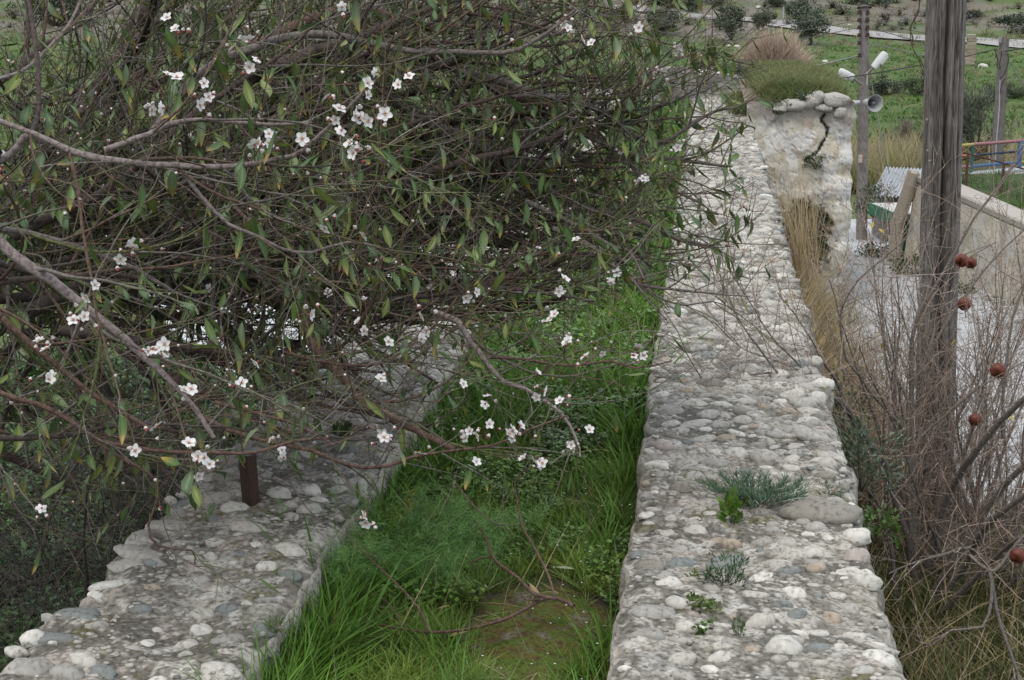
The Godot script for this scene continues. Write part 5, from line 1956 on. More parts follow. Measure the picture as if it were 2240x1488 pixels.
func almond_tree() -> void:
	rng.seed = 91
	crown = [
		[at(430, 160, 5.3), Vector3(1.75, 0.86, 2.0)],
		[at(200, 700, 4.4), Vector3(0.95, 0.40, 1.0)],
		[at(1160, 180, 5.6), Vector3(0.74, 0.66, 1.3)],
		[at(780, 520, 5.2), Vector3(0.86, 0.36, 1.0)],
		[at(1480, 480, 5.6), Vector3(0.30, 0.26, 0.5)],
		[at(700, 830, 4.6), Vector3(0.55, 0.20, 0.55)],
		[at(1200, 840, 4.7), Vector3(0.34, 0.13, 0.4)],
		[at(60, 1050, 4.6), Vector3(0.5, 0.22, 0.7)],
		[at(1310, 400, 5.7), Vector3(0.36, 0.34, 0.8)]]
	var tree := thing("almond_tree", "old flowering almond tree leaning over the left wall, white blossom, sparse hanging leaves", "tree")
	var dark := Color(0.050, 0.042, 0.040)
	var lilac := Color(0.235, 0.20, 0.198)
	var brown := Color(0.135, 0.085, 0.068)
	var grey := Color(0.165, 0.148, 0.140)
	# trunk
	var crotch := at(120, 470, 7.0)
	var foot := Vector3(crotch.x - 1.1, -1.75, crotch.z - 0.3)
	var tg := Geo.new()
	tg.tube(curve(PackedVector3Array([foot, foot + Vector3(0.15, 0.8, 0.05), crotch + Vector3(-0.55, -0.55, 0), crotch]), 0.07), 0.17, 0.095, 14, dark, dark, 0.08)
	put("trunk", tg.mesh(), M.bark, tree)
	# limbs read off the photograph: path, depths, radii, bark
	var limbs := []
	var rows := [
		["120,470 230,455 330,425 400,420 470,428 545,412 640,440 760,452 900,440 1040,480 1150,540", 7.0, 6.2, 0.062, 0.014, dark],
		["120,470 300,470 350,472 420,468 480,440 560,402 640,398", 6.9, 6.2, 0.040, 0.02, dark],
		["372,518 420,476 480,472 530,500 548,560 602,612 651,648 666,678 677,739 715,791 753,825 783,867 850,912 911,942 995,985", 5.6, 4.3, 0.022, 0.006, brown],
		["376,505 452,528 500,566 527,607 602,645 690,668 800,668 900,700", 6.1, 5.6, 0.028, 0.010, dark],
		["380,-30 340,12 305,60 280,120 265,190 250,300 140,460", 6.2, 6.9, 0.032, 0.05, brown * 0.7],
		["-60,330 0,350 40,318 70,292 150,330 250,352 380,362 520,362 640,340 685,308 740,258 792,203", 3.9, 3.7, 0.0085, 0.0028, lilac],
		["-40,262 0,266 65,290 150,330", 3.8, 3.75, 0.006, 0.004, lilac],
		["228,328 330,292 370,272 440,262 520,270 622,272 680,268", 3.75, 3.9, 0.006, 0.0025, lilac],
		["68,292 85,230 80,120 68,40 58,-20", 4.0, 4.1, 0.0055, 0.004, dark * 1.5],
		["-20,175 40,160 90,120 150,55 180,-10", 4.2, 4.4, 0.0045, 0.003, lilac],
		["430,165 500,125 538,112 620,84 680,74 770,84 840,100 900,112 978,113 1061,117 1133,107 1200,70 1260,20", 5.0, 5.1, 0.011, 0.0035, grey],
		["330,300 380,230 430,165 450,150", 5.0, 5.0, 0.010, 0.010, lilac],
		["520,120 640,60 720,28 800,22 870,40 940,60 1060,58 1190,62", 5.6, 5.8, 0.014, 0.005, brown],
		["540,165 640,140 720,125 800,120 860,85 900,72", 5.7, 5.8, 0.015, 0.009, dark],
		["775,64 830,66 880,71 926,94 1001,150 1057,180 1106,207 1182,226 1227,248 1287,286 1347,339", 5.9, 5.7, 0.018, 0.008, brown * 0.8],
		["1000,160 1061,169 1133,192 1189,211 1283,230 1340,260 1404,305 1453,312 1486,292 1529,264 1572,240 1615,234 1662,208", 5.7, 5.4, 0.012, 0.002, grey],
		["1106,207 1189,213 1260,214 1290,222", 5.6, 5.6, 0.008, 0.006, lilac],
		["860,220 907,245 963,282 1020,301 1114,361 1170,403 1227,433 1300,462 1390,480 1480,520 1560,540", 6.0, 5.5, 0.015, 0.004, grey],
		["1150,265 1200,290 1265,339 1300,360 1359,341 1434,346 1540,357 1600,365", 5.9, 5.5, 0.012, 0.003, grey],
		["1227,248 1300,300 1350,340 1400,380 1480,420 1540,450", 5.8, 5.5, 0.009, 0.003, grey],
		["700,412 790,391 850,418 888,403 945,388 1060,388 1180,402 1260,410", 6.0, 5.8, 0.016, 0.006, brown],
		["888,444 963,459 1038,482 1120,520 1208,560", 6.0, 5.7, 0.012, 0.006, dark],
		["1150,440 1208,468 1265,494 1340,539 1377,550 1408,610", 5.5, 5.2, 0.008, 0.003, grey],
		["1210,500 1287,535 1340,580 1377,611 1415,626 1540,641 1640,650", 5.4, 5.1, 0.0075, 0.0015, grey],
		["1340,580 1390,620 1420,660 1460,700", 5.2, 5.1, 0.0035, 0.0015, grey],
		["1380,600 1440,650 1500,668 1560,660 1640,690", 5.3, 5.1, 0.0032, 0.001, grey],
		["945,680 1001,705 1031,750 1076,806 1099,833 1152,852 1227,904 1260,960 1270,1000", 4.9, 4.5, 0.0085, 0.002, lilac],
		["1050,780 1140,785 1240,800 1340,790 1390,805 1470,790", 4.8, 4.7, 0.0045, 0.0015, brown],
		["1099,833 1180,820 1260,770 1330,760 1400,770", 4.7, 4.7, 0.003, 0.0013, Color(0.10, 0.12, 0.045)],
		["-60,500 0,530 38,566 113,615 170,660 226,705 271,739 312,780 370,830 430,900 470,960", 3.9, 3.8, 0.010, 0.004, lilac],
		["-60,640 0,690 40,730 100,780 160,830 230,880 330,940", 3.9, 4.0, 0.0075, 0.004, brown],
		["-50,490 0,500 60,508 130,530 220,560 300,590 380,640", 4.1, 4.3, 0.008, 0.004, grey],
		["-50,560 0,575 80,600 140,610 240,600 330,612", 4.5, 4.7, 0.009, 0.005, dark],
		["400,375 440,430 500,490 560,515 620,545 680,552 760,530 830,540", 3.8, 3.9, 0.0042, 0.002, lilac],
		["510,378 540,430 600,475 640,480", 3.8, 3.9, 0.0035, 0.002, lilac],
		["-40,850 0,860 120,900 210,960 330,985 430,990 560,990 640,965 700,960", 4.0, 4.1, 0.006, 0.0025, brown],
		["430,905 500,940 600,970 680,985 740,1010 790,1022 850,1020 900,1000 995,985 1080,975 1160,940 1240,910", 4.2, 4.3, 0.0055, 0.0018, brown],
		["470,880 560,905 650,930 730,975", 4.2, 4.2, 0.0045, 0.002, brown],
		["995,985 1090,985 1170,1000 1230,1030", 4.3, 4.3, 0.002, 0.001, Color(0.10, 0.12, 0.045)],
		["200,960 260,1000 330,1040 345,1085 325,1150 345,1195 420,1205 425,1235", 4.1, 4.2, 0.004, 0.0016, brown],
		["-40,955 40,960 160,950 260,930 340,935 420,950", 4.3, 4.5, 0.007, 0.004, dark * 1.3],
		["640,640 700,660 800,660 900,650 1000,640 1080,630 1180,640 1300,660", 5.2, 5.0, 0.009, 0.003, dark * 1.3],
		["760,720 850,690 940,680 1030,690 1110,700", 5.3, 5.1, 0.010, 0.004, dark],
		["620,770 700,790 800,800 880,770 960,700 1000,650", 4.6, 4.7, 0.0045, 0.002, brown],
		["1000,1060 1030,1100 1075,1140 1110,1160", 4.3, 4.2, 0.0018, 0.001, brown],
		["600,1045 640,1065 670,1110 700,1140", 4.4, 4.4, 0.0028, 0.0012, grey]]
	for r in rows:
		var p := curve(path(r[0], r[1], r[2]), 0.035)
		for i in range(1, p.size()):
			p[i] += rv() * minf(r[3], 0.012) * 0.22
		limbs.append([p, r[3] * (1.45 if r[3] > 0.009 else 1.2), r[4] * 1.3, r[5], 1.0])
	# limbs deeper in the crown
	for k in 150:
		var e: Array = crown[[0, 0, 1, 2, 5, 3, 0, 7, 1, 2, 8, 8, 2][k % 13]]
		var q := rv()
		if q.length() > 1.0:
			q = q.normalized() * 0.9
		var goal: Vector3 = e[0] + q * e[1] + look * Vector3(0, 0, -0.6)
		var start := (crotch if k % 5 != 2 else at(-150, 700, 4.8)).lerp(goal, rf(0.1, 0.45) if k % 13 < 10 else rf(0.45, 0.7)) + rv() * 0.25
		var d := (goal - start).normalized()
		var p := PackedVector3Array([start])
		var n := int(start.distance_to(goal) / 0.06)
		for i in n:
			d = (d + (goal - p[i]).normalized() * 0.15 + rv() * 0.13).normalized()
			p.append(p[i] + d * 0.06)
		if p.size() > 3:
			limbs.append([p, rf(0.010, 0.026), 0.004, dark.lerp(brown, rng.randf() * 0.45), 0.8])
	var nodes := PackedVector3Array()      # twig points that can carry leaves and blossom
	var dirs := PackedVector3Array()
	var tips := PackedFloat32Array()
	for l in limbs:
		var g := Geo.new()
		var p: PackedVector3Array = l[0]
		g.tube(p, l[1], l[2], 9 if l[1] > 0.01 else 7, l[3], (l[3] as Color).lerp(brown, 0.3), 0.07)
		# knots and rings on the bark
		for i in range(2, p.size() - 2, 3):
			if rng.randf() < 0.35 and l[1] > 0.004:
				var f := float(i) / p.size()
				var r: float = lerpf(l[1], l[2], f)
				var ax := (p[i + 1] - p[i]).normalized()
				g.tube(PackedVector3Array([p[i] - ax * r * 0.25, p[i] + ax * r * 0.25]), r * 1.10, r * 1.06, 8, (l[3] as Color) * 0.5, (l[3] as Color) * 0.6)
		put("limb", g.mesh(), M.bark, tree)
	# branchlets and twigs
	var bg := Geo.new()
	var tw := Geo.new()
	var seconds := []
	for l in limbs:
		var p: PackedVector3Array = l[0]
		var acc := 0.0
		for i in range(1, p.size() - 1):
			acc += p[i].distance_to(p[i - 1])
			var f := float(i) / p.size()
			if f > 0.45 and l[1] < 0.02:
				nodes.append(p[i]); dirs.append((p[i + 1] - p[i]).normalized()); tips.append(0.5)
			if acc > rf(0.03, 0.12) * l[4]:
				acc = 0.0
				var t := (p[i + 1] - p[i]).normalized()
				var d := (t * rf(0.35, 1.0) + rv() * 0.75 + Vector3.UP * 0.12 + look.x * 0.18).normalized()
				var r: float = minf(lerpf(l[1], l[2], f) * 0.6, 0.0062) * rf(0.6, 1.0)
				r = maxf(r, 0.0016)
				var s := grow(p[i], d, rf(0.25, 0.95), 0.045, 0.13, rf(-0.02, 0.05))
				if s.size() > 2:
					seconds.append([s, r, 1.2 if l[4] > 0.9 else 0.95])
	for s in seconds:
		var p: PackedVector3Array = s[0]
		var pick := rng.randf()
		var c := lilac.lerp(grey, rng.randf()) * rf(0.45, 1.0) if pick < 0.45 else (brown * rf(0.6, 1.05) if pick < 0.72 else (dark * rf(0.9, 1.5) if pick < 0.86 else Color(0.095, 0.108, 0.045)))
		c *= float(s[2])
		bg.tube(p, s[1], maxf(0.0009, s[1] * 0.35), 5, c, c.lerp(Color(0.10, 0.11, 0.05) * float(s[2]), 0.5))
		var acc := 0.0
		for i in range(1, p.size() - 1):
			acc += 0.045
			nodes.append(p[i]); dirs.append((p[i + 1] - p[i]).normalized()); tips.append(float(i) / p.size())
			if acc > rf(0.025, 0.10):
				acc = 0.0
				var t := (p[i + 1] - p[i]).normalized()
				var d := (t * rf(0.4, 1.1) + rv() * 0.8 + Vector3.UP * 0.1).normalized()
				var q := grow(p[i], d, rf(0.06, 0.32), 0.035, 0.12, 0.02)
				var g := rng.randf()
				var tc := Color(0.125, 0.135, 0.060) * rf(0.7, 1.2) if g < 0.36 else (Color(0.165, 0.110, 0.088) * rf(0.6, 1.15) if g < 0.68 else Color(0.20, 0.178, 0.168) * rf(0.5, 1.1))
				tc *= float(s[2])
				tw.tube(q, rf(0.0011, 0.0019), 0.0007, 3, tc, tc)
				for k in range(1, q.size()):
					nodes.append(q[k]); dirs.append((q[k] - q[k - 1]).normalized()); tips.append(0.6 + 0.4 * k / q.size())
					if rng.randf() < 0.5:
						var sd := (dirs[dirs.size() - 1] + rv()).normalized()
						tw.tube(PackedVector3Array([q[k], q[k] + sd * rf(0.005, 0.03)]), 0.0012, 0.0007, 3, tc * 0.9, tc)
	tag(put("branchlets", bg.mesh(), M.bark, tree), "", "", "", "stuff")
	tag(put("twigs", tw.mesh(), M.bark, tree), "", "", "", "stuff")
	print("almond: limbs ", limbs.size(), " branchlets ", seconds.size(), " nodes ", nodes.size(), " twig verts ", tw.v.size())

	# leaves
	var leaf_meshes := []
	var greens := [Color(0.052, 0.095, 0.026), Color(0.064, 0.108, 0.030), Color(0.080, 0.122, 0.034), Color(0.070, 0.112, 0.050), Color(0.10, 0.135, 0.07), Color(0.11, 0.14, 0.034)]
	var ends := [Color(0.050, 0.085, 0.022), Color(0.085, 0.10, 0.022), Color(0.19, 0.155, 0.028), Color(0.062, 0.095, 0.04), Color(0.10, 0.125, 0.06), Color(0.26, 0.17, 0.035)]
	for k in 12:
		leaf_meshes.append(almond_leaf(k, [0.15, 0.5, 0.9, 1.4, -0.3, 0.7][k % 6], greens[k % 6] * (0.9 if k > 5 else 1.05), ends[(k * 5) % 6]))
	rng.seed = 92
	var all := []
	for k in 10500:
		var i := rng.randi() % nodes.size()
		if tips[i] < 0.35:
			continue
		var p := nodes[i]
		var px := seen_at(p)
		var s := rf(0.042, 0.088)
		if px.x > 900.0:
			s *= 0.92
		if px.x < 800.0 and rng.randf() < 0.25:
			continue
		if px.y > 620.0 and px.x > 700.0 and rng.randf() < 0.55:
			continue
		var away := (dirs[i] + rv() * 0.7)
		away.y = 0
		var yaw := atan2(away.x, away.z)
		var b := Basis(Vector3.UP, yaw) * Basis(Vector3.RIGHT, -rf(-0.3, 1.5) * rng.randf()) * Basis(Vector3.BACK, rf(-0.3, 0.3)) * Basis(Vector3.UP, rf(-0.9, 0.9))
		all.append([Transform3D(b.scaled_local(Vector3(rf(0.75, 1.3), 1, rf(0.7, 1.3)) * s), p), rng.randi() % 12, s / px.z if px.x > -40.0 and px.x < 2280.0 and px.y > -40.0 else 0.0])
	all.sort_custom(func(a, b): return a[2] > b[2])
	var rest := []
	for k in 12:
		rest.append([])
	for i in all.size():
		if i < 280:
			put("leaf", leaf_meshes[all[i][1]], M.leaf, tree, all[i][0])
		else:
			rest[all[i][1]].append(all[i][0])
	for k in 12:
		scatter("foliage", leaf_meshes[k], M.leaf, rest[k], [], tree)

	# blossom where the photograph has it, on the nearest twig in front
	rng.seed = 93
	var bucket := {}
	for i in nodes.size():
		var s := seen_at(nodes[i])
		if s.x < -60 or s.x > 1800 or s.y < -60 or s.y > 1300:
			continue
		var key := Vector2i(int(s.x) / 24, int(s.y) / 24)
		if not bucket.has(key) or s.z < bucket[key][1]:
			bucket[key] = [i, s.z]
	var blooms := []
	for k in 6:
		blooms.append(blossom_mesh(k, [1.0, 0.9, 0.75, 1.0, 0.6, 0.85][k]))
	var spots := "750,12 385,60 513,104 545,90 547,148 565,128 362,165 435,230 455,215 330,245 825,160 875,182 570,315 590,310 555,318 785,250 805,262 745,285 775,325 762,318 805,210 840,245 735,260 288,540 260,570 190,650 345,765 362,755 325,768 185,690 160,700 85,745 100,765 90,825 105,828 675,687 785,708 415,855 530,840 340,932 300,985 620,988 590,960 410,970 430,1000 445,1005 460,1015 90,1110 1040,637 1258,525 1490,100 1478,110 1275,85 1295,92 1235,50 1240,62 1410,390 1395,400 1480,320"
	spots += " 1500,255 1335,620 1235,615 1225,640 1213,690 1205,700 1245,740 1238,750 1030,945 1020,960 1045,955 1125,940 1112,950 1140,935 1038,1008 1170,1008 1145,1000 1190,1018 1250,975 1292,938 1395,760 1388,775 1402,780 1228,880 850,745 925,740 830,830 795,720 985,750 1010,840 1060,880 565,790 710,500 800,515 660,305 740,240 920,690 1320,775 1280,780 1170,870 1175,820 840,955 920,995 800,1145 15,345 1450,160 1400,60"
	var stalks := Geo.new()
	var cluster_buds := []
	for w in spots.split(" ", false):
		var q := w.split(",")
		var u := float(q[0])
		var v := float(q[1])
		var best := -1
		var far := 1e9
		for a in range(-2, 3):
			for b in range(-2, 3):
				var e = bucket.get(Vector2i(int(u) / 24 + a, int(v) / 24 + b))
				if e:
					var cost: float = e[1] + 0.25 * Vector2(a, b).length()
					if cost < far:
						far = cost
						best = e[0]
		var p: Vector3
		if best < 0:
			best = 0
			var bd := 1e9
			for i in range(0, nodes.size(), 3):
				var s := seen_at(nodes[i])
				var dist := Vector2(s.x - u, s.y - v).length()
				if dist < bd:
					bd = dist
					best = i
		var depth := seen_at(nodes[best]).z
		p = at(u + rf(-4, 4), v + rf(-4, 4), depth - 0.03)
		stalks.tube(PackedVector3Array([nodes[best], nodes[best].lerp(p, 0.6) + Vector3.UP * 0.004, p]), 0.0012, 0.001, 4, Color(0.10, 0.105, 0.05), Color(0.14, 0.06, 0.04))
		bloom(tree, blooms, p, stalks)
		if rng.randf() < 0.35:
			var o := Vector3(rf(-0.03, 0.03), rf(-0.03, 0.03), rf(-0.02, 0.0))
			stalks.tube(PackedVector3Array([nodes[best], p + o]), 0.0011, 0.001, 4, Color(0.10, 0.105, 0.05), Color(0.14, 0.06, 0.04))
			bloom(tree, blooms, p + o, stalks)
		for b in rng.randi() % 4:
			cluster_buds.append(p + rv() * 0.028)
	for k in 50:
		var i := rng.randi() % nodes.size()
		var s := seen_at(nodes[i])
		if tips[i] < 0.5 or s.x < 0 or s.x > 1600 or s.z > 5.8:
			continue
		bloom(tree, blooms, nodes[i] + Vector3(0, 0.006, 0.008), stalks)
	tag(put("flower_stalks", stalks.mesh(), M.bark, tree), "", "", "", "stuff")
	# buds
	var bud := Geo.new()
	bud.tube(PackedVector3Array([Vector3(0, -0.9, 0), Vector3(0, -0.5, 0), Vector3(0, 0, 0)]), 0.42, 0.85, 7, Color(0.22, 0.05, 0.045), Color(0.26, 0.06, 0.05))
	bud.tube(PackedVector3Array([Vector3(0, 0, 0), Vector3(0, 0.5, 0), Vector3(0, 0.95, 0), Vector3(0, 1.2, 0)]), 1.0, 0.45, 7, Color(0.60, 0.52, 0.50), Color(0.64, 0.61, 0.59))
	var brown_bud := Geo.new()
	brown_bud.tube(PackedVector3Array([Vector3(0, -0.8, 0), Vector3(0, 0.2, 0), Vector3(0, 0.9, 0)]), 0.7, 0.3, 5, Color(0.16, 0.09, 0.05), Color(0.26, 0.13, 0.08))
	var bx := [[], []]
	for k in 5200:
		var i := rng.randi() % nodes.size()
		if tips[i] < 0.45:
			continue
		var w := 0 if rng.randf() < 0.32 else 1
		var d := (rv() + Vector3.UP * 0.6).normalized()
		var s := rf(0.0032, 0.0056) if w == 0 else rf(0.0018, 0.003)
		bx[w].append(Transform3D(Basis(Quaternion(Vector3.UP, d)).scaled(Vector3.ONE * s), nodes[i] + d * s * 0.8))
	for p in cluster_buds:
		bx[0].append(Transform3D(Basis(Quaternion(Vector3.UP, (rv() + Vector3.UP).normalized())).scaled(Vector3.ONE * rf(0.004, 0.0062)), p))
	scatter("flower_buds", bud.mesh(), M.petal, bx[0], [], tree)
	scatter("leaf_buds", brown_bud.mesh(), M.bark, bx[1], [], tree)

func bloom(tree: Node3D, blooms: Array, p: Vector3, stalks: Geo) -> void:
	var face := ((eye - p).normalized() * rf(0.0, 0.9) + rv() * 0.85 + Vector3.UP * 0.25).normalized()
	var b := Basis.looking_at(-face, Vector3.UP.lerp(rv(), 0.4)).rotated(face, rf(0, TAU))
	var kind := rng.randi() % blooms.size()
	var s := rf(0.0115, 0.0165)
	var x := Transform3D(b.scaled_local(Vector3.ONE * s), p)
	var f := put("flower", blooms[kind][0], M.petal, tree, x)
	put("flower_center", blooms[kind][1], M.petal, f)

# ---------- the overgrown garden below the left wall ----------
func garden() -> void:
	rng.seed = 95
	var stems := thing("bramble_thicket", "dark tangle of dead bramble stems below the left wall's ragged outer edge", "thicket")
	for k in 90:
		var p := Vector3(rf(-3.1, -1.75), -1.5, -rf(4.9, 8.2))
		var d := (Vector3.UP * 1.2 + rv()).normalized()
		var pts := PackedVector3Array([p])
		var n := 16 + rng.randi() % 14
		for i in n:
			d = (d + rv() * 0.2 + Vector3.DOWN * 0.085 * (i / 10.0) + Vector3.RIGHT * 0.02).normalized()
			p += d * 0.085
			if p.x > -1.72: d.x = -absf(d.x)
			pts.append(p)
		var g := Geo.new()
		var c := Color(0.06, 0.05, 0.045).lerp(Color(0.13, 0.11, 0.10), rng.randf())
		g.tube(curve(pts, 0.05), rf(0.003, 0.009), 0.0018, 5, c, c, 0.1)
		put("stem", g.mesh(), M.bark, stems)
	var fine := Geo.new()
	for k in 6000:
		var p := Vector3(rf(-3.3, -1.72), rf(-1.3, -0.25), -rf(4.7, 8.6))
		p.y = minf(p.y, -0.12 - 0.35 * (p.x + 1.7) * -0.2)
		var d := rv().normalized()
		var pts := PackedVector3Array([p])
		for i in 7:
			d = (d + rv() * 0.25).normalized()
			p += d * rf(0.02, 0.06)
			pts.append(p)
		var c := Color(0.06, 0.052, 0.046).lerp(Color(0.20, 0.175, 0.155), rng.randf() * rng.randf())
		fine.tube(pts, 0.0016, 0.0008, 3, c, c)
	tag(put("fine_stems", fine.mesh(), M.bark, stems), "", "", "", "stuff")
	var xs := [[], []]
	var ts := [[], []]
	for k in 5200:
		var p := Vector3(rf(-5.2, -1.68), 0, -rf(4.6, 12.0))
		var h := -1.55 + 0.55 * (0.5 + na.get_noise_2d(p.x * 1.3, p.z * 1.3)) + 0.25 * ss(-2.4, -1.7, p.x)
		p.y = lerpf(-1.55, h, sqrt(rng.randf()))
		var w := rng.randi() % 2
		xs[w].append(upright(p.x, p.y, p.z, rf(0.9, 1.7)))
		ts[w].append(Color(1, 1, 1) * rf(0.6, 1.6))
	var under := thing("garden_undergrowth", "fresh green nettles and ground cover in the shade below the left wall", "undergrowth", Vector3.ZERO, "", "stuff")
	scatter("nettles", herb(380, 8, 0.16, 0.034, 0.013, Color(0.035, 0.085, 0.016)), M.leaf, xs[0], ts[0], under)
	scatter("ground_cover", herb(381, 10, 0.14, 0.026, 0.011, Color(0.045, 0.10, 0.02)), M.leaf, xs[1], ts[1], under)

# ---------- the bare pomegranate by the pole ----------
func pomegranate() -> void:
	rng.seed = 101
	var bush := thing("pomegranate_shrub", "leafless many stemmed pomegranate shrub with a few split red fruits, around the big pole", "shrub")
	var bark := Color(0.235, 0.205, 0.185)
	var limbs := []
	var rows := [
		["2010,1330 1985,1180 1946,1057 1934,1008 1889,989 1833,948 1761,918 1690,935 1640,930", 8.7, 7.2, 0.020, 0.003],
		["1930,1010 1908,978 1870,925 1844,884 1795,854 1761,835 1701,816 1618,824", 8.0, 7.0, 0.017, 0.003],
		["1844,884 1833,839 1806,801 1776,745 1740,690 1700,640", 7.7, 7.3, 0.008, 0.002],
		["2000,1250 1990,1100 1983,959 1946,906 1904,857 1882,824 1852,786 1838,711 1844,669 1878,613 1927,571 1985,520", 8.6, 8.0, 0.014, 0.003],
		["2005,1300 2000,1150 1998,1057 1994,839 1998,726 2021,669 2077,575 2130,480 2190,400 2245,325", 8.6, 8.3, 0.021, 0.003],
		["2030,1250 2060,1120 2096,1046 2134,989 2190,921 2245,870", 8.5, 7.6, 0.022, 0.014],
		["2040,1300 2090,1220 2150,1130 2200,1060 2250,1010", 8.5, 7.8, 0.020, 0.014],
		["2040,1330 2110,1240 2140,1180 2180,1130 2250,1080", 8.4, 7.6, 0.020, 0.014],
		["1870,1480 1874,1200 1868,1050 1850,960 1847,900", 8.4, 8.0, 0.016, 0.008],
		["1960,1310 1950,1200 1930,1120 1905,1080 1880,1050", 8.4, 8.2, 0.013, 0.006],
		["2060,1340 2140,1260 2200,1200 2245,1170", 8.2, 7.4, 0.016, 0.010],
		["2180,1330 2160,1240 2120,1200 2060,1215 1990,1235 1945,1255", 7.6, 7.2, 0.009, 0.003],
		["2240,1170 2190,1235 2165,1250 2120,1215", 7.4, 7.4, 0.009, 0.007],
		["2165,1250 2170,1310 2150,1370 2080,1380 2040,1410 2000,1400", 7.3, 7.2, 0.009, 0.002],
		["2165,1250 2180,1330 2200,1400 2225,1470 2235,1520", 7.4, 7.0, 0.010, 0.006],
		["1998,840 2040,760 2110,650 2180,560 2245,500", 8.5, 8.3, 0.011, 0.003],
		["2010,960 2080,900 2140,850 2245,790", 8.4, 8.2, 0.009, 0.003],
		["2000,900 1960,820 1930,720 1916,640 1910,560 1900,500", 8.5, 8.4, 0.008, 0.002],
		["2195,960 2195,850 2215,700 2235,640 2250,580", 7.9, 7.9, 0.009, 0.004],
		["1985,1130 1960,1000 1955,880 1935,760 1930,660 1935,560 1950,470", 8.7, 8.6, 0.008, 0.002],
		["1870,1040 1800,1010 1740,1000 1660,1010 1600,1030", 7.6, 7.0, 0.006, 0.0015],
		["1795,854 1740,790 1690,740 1640,660 1600,600", 7.4, 7.0, 0.005, 0.0014],
		["1701,816 1660,760 1620,705 1570,590 1545,500", 7.1, 6.9, 0.005, 0.0012],
		["1690,935 1630,900 1560,870 1530,820 1500,770 1480,720 1440,690", 7.1, 6.7, 0.0045, 0.001],
		["1844,884 1780,830 1700,790 1620,760 1560,700", 7.6, 7.0, 0.005, 0.0012],
		["1870,925 1800,900 1720,880 1640,860 1560,840 1500,790", 7.8, 6.9, 0.005, 0.0012],
		["1761,918 1690,960 1600,980 1540,1000", 7.3, 6.9, 0.004, 0.001],
		["1889,989 1800,960 1720,955 1650,975 1580,1000", 7.8, 6.9, 0.0045, 0.001]]
	for r in rows:
		var p := curve(path(r[0], r[1], r[2]), 0.05)
		for i in range(1, p.size()):
			p[i] += rv() * minf(r[3], 0.01) * 0.25
		limbs.append([p, r[3], r[4]])
	# more stems from the stool, partly behind the pole
	for k in 60:
		var p := Vector3(1.28 + rf(-0.25, 0.45), -1.6, -9.0 + rf(-0.5, 0.9))
		var d := (Vector3.UP * rf(0.8, 2.0) + Vector3(rf(-1.0, 1.1), 0, rf(-0.7, 0.8))).normalized()
		var pts := PackedVector3Array([p])
		for i in int(rf(14, 30)):
			d = (d + rv() * 0.10 + Vector3.UP * 0.03).normalized()
			p += d * 0.07
			pts.append(p)
		limbs.append([pts, rf(0.006, 0.014), 0.0022])
	var tw := Geo.new()
	var nodes := PackedVector3Array()
	var n_tw := 0
	for l in limbs:
		var g := Geo.new()
		var c := bark * rf(0.6, 1.05)
		g.tube(l[0], l[1], l[2], 8, c * 0.75, c, 0.08)
		put("stem", g.mesh(), M.bark, bush)
		var p: PackedVector3Array = l[0]
		var acc := 0.0
		for i in range(3, p.size() - 1):
			acc += p[i].distance_to(p[i - 1])
			if acc > rf(0.012, 0.042):
				acc = 0.0
				var t := (p[i + 1] - p[i]).normalized()
				var d := (t * rf(0.5, 1.3) + rv() * 0.75 + Vector3.UP * 0.18).normalized()
				var len_ := rf(0.12, 0.75)
				var q := pome_twig(p[i], d, len_)
				var tc := vary(Color(0.41, 0.33, 0.28), 0.28)
				tw.tube(q, rf(0.0016, 0.0030), 0.0009, 3, tc, tc * 1.05)
				n_tw += 1
				for k in range(1, q.size() - 1):
					nodes.append(q[k])
					if rng.randf() < 0.6:
						var sd := ((q[k + 1] - q[k]).normalized() * 0.6 + rv()).normalized()
						var s := pome_twig(q[k], sd, rf(0.02, 0.28) * rng.randf() + 0.015)
						tw.tube(s, 0.0014, 0.0007, 3, tc, tc)
						for w in s.size():
							if rng.randf() < 0.4:
								tw.tube(PackedVector3Array([s[w], s[w] + rv() * 0.014]), 0.0013, 0.0008, 3, Color(0.12, 0.08, 0.065), Color(0.15, 0.09, 0.07))
	tag(put("twigs", tw.mesh(), M.bark, bush), "", "", "", "stuff")
	print("pomegranate twigs ", n_tw, " verts ", tw.v.size())
	# the fruits: round, crowned, burst open
	for q in [[2104, 570, 8.2, 15, 1.0], [2124, 575, 8.15, 13, 0.7], [2110, 665, 8.2, 15, 0.5], [2183, 810, 7.6, 17, 0.45], [2133, 918, 8.0, 14, 0.2], [2226, 1216, 7.3, 17, 0.6]]:
		var p := at(q[0], q[1], q[2])
		var r: float = q[3] / FOCAL * q[2]
		var g := Geo.new()
		var rows_ := 12
		var segs := 18
		for i in rows_:
			var th := PI * i / (rows_ - 1)
			for k in segs:
				var ph := TAU * k / segs
				var d := Vector3(sin(th) * cos(ph), cos(th), sin(th) * sin(ph))
				var rr := r * (1.0 + 0.10 * na.get_noise_3d(d.x * 2.0 + q[0], d.y * 2.0, d.z * 2.0) + 0.04 * nb.get_noise_3d(d.x * 5.0, d.y * 2.0 + q[1], d.z * 5.0))
				var slit: float = q[4] * (1.0 - ss(0.10, 0.34, absf(wrapf(ph - 1.9, -PI, PI)) * sin(th))) * ss(0.9, 1.7, th)
				rr *= 1.0 - 0.55 * slit
				g.vert(d * rr, d, Color(0.125, 0.026, 0.018).lerp(Color(0.165, 0.050, 0.022), ss(-0.2, 0.4, nb.get_noise_3d(d.x * 2.0, d.y * 2.0, d.z + q[1]))).lerp(Color(0.05, 0.018, 0.012), slit))
		for i in rows_ - 1:
			for k in segs:
				var a := i * segs + k
				var b := i * segs + (k + 1) % segs
				g.tri(a, b, a + segs)
				g.tri(b, b + segs, a + segs)
		g.smooth()
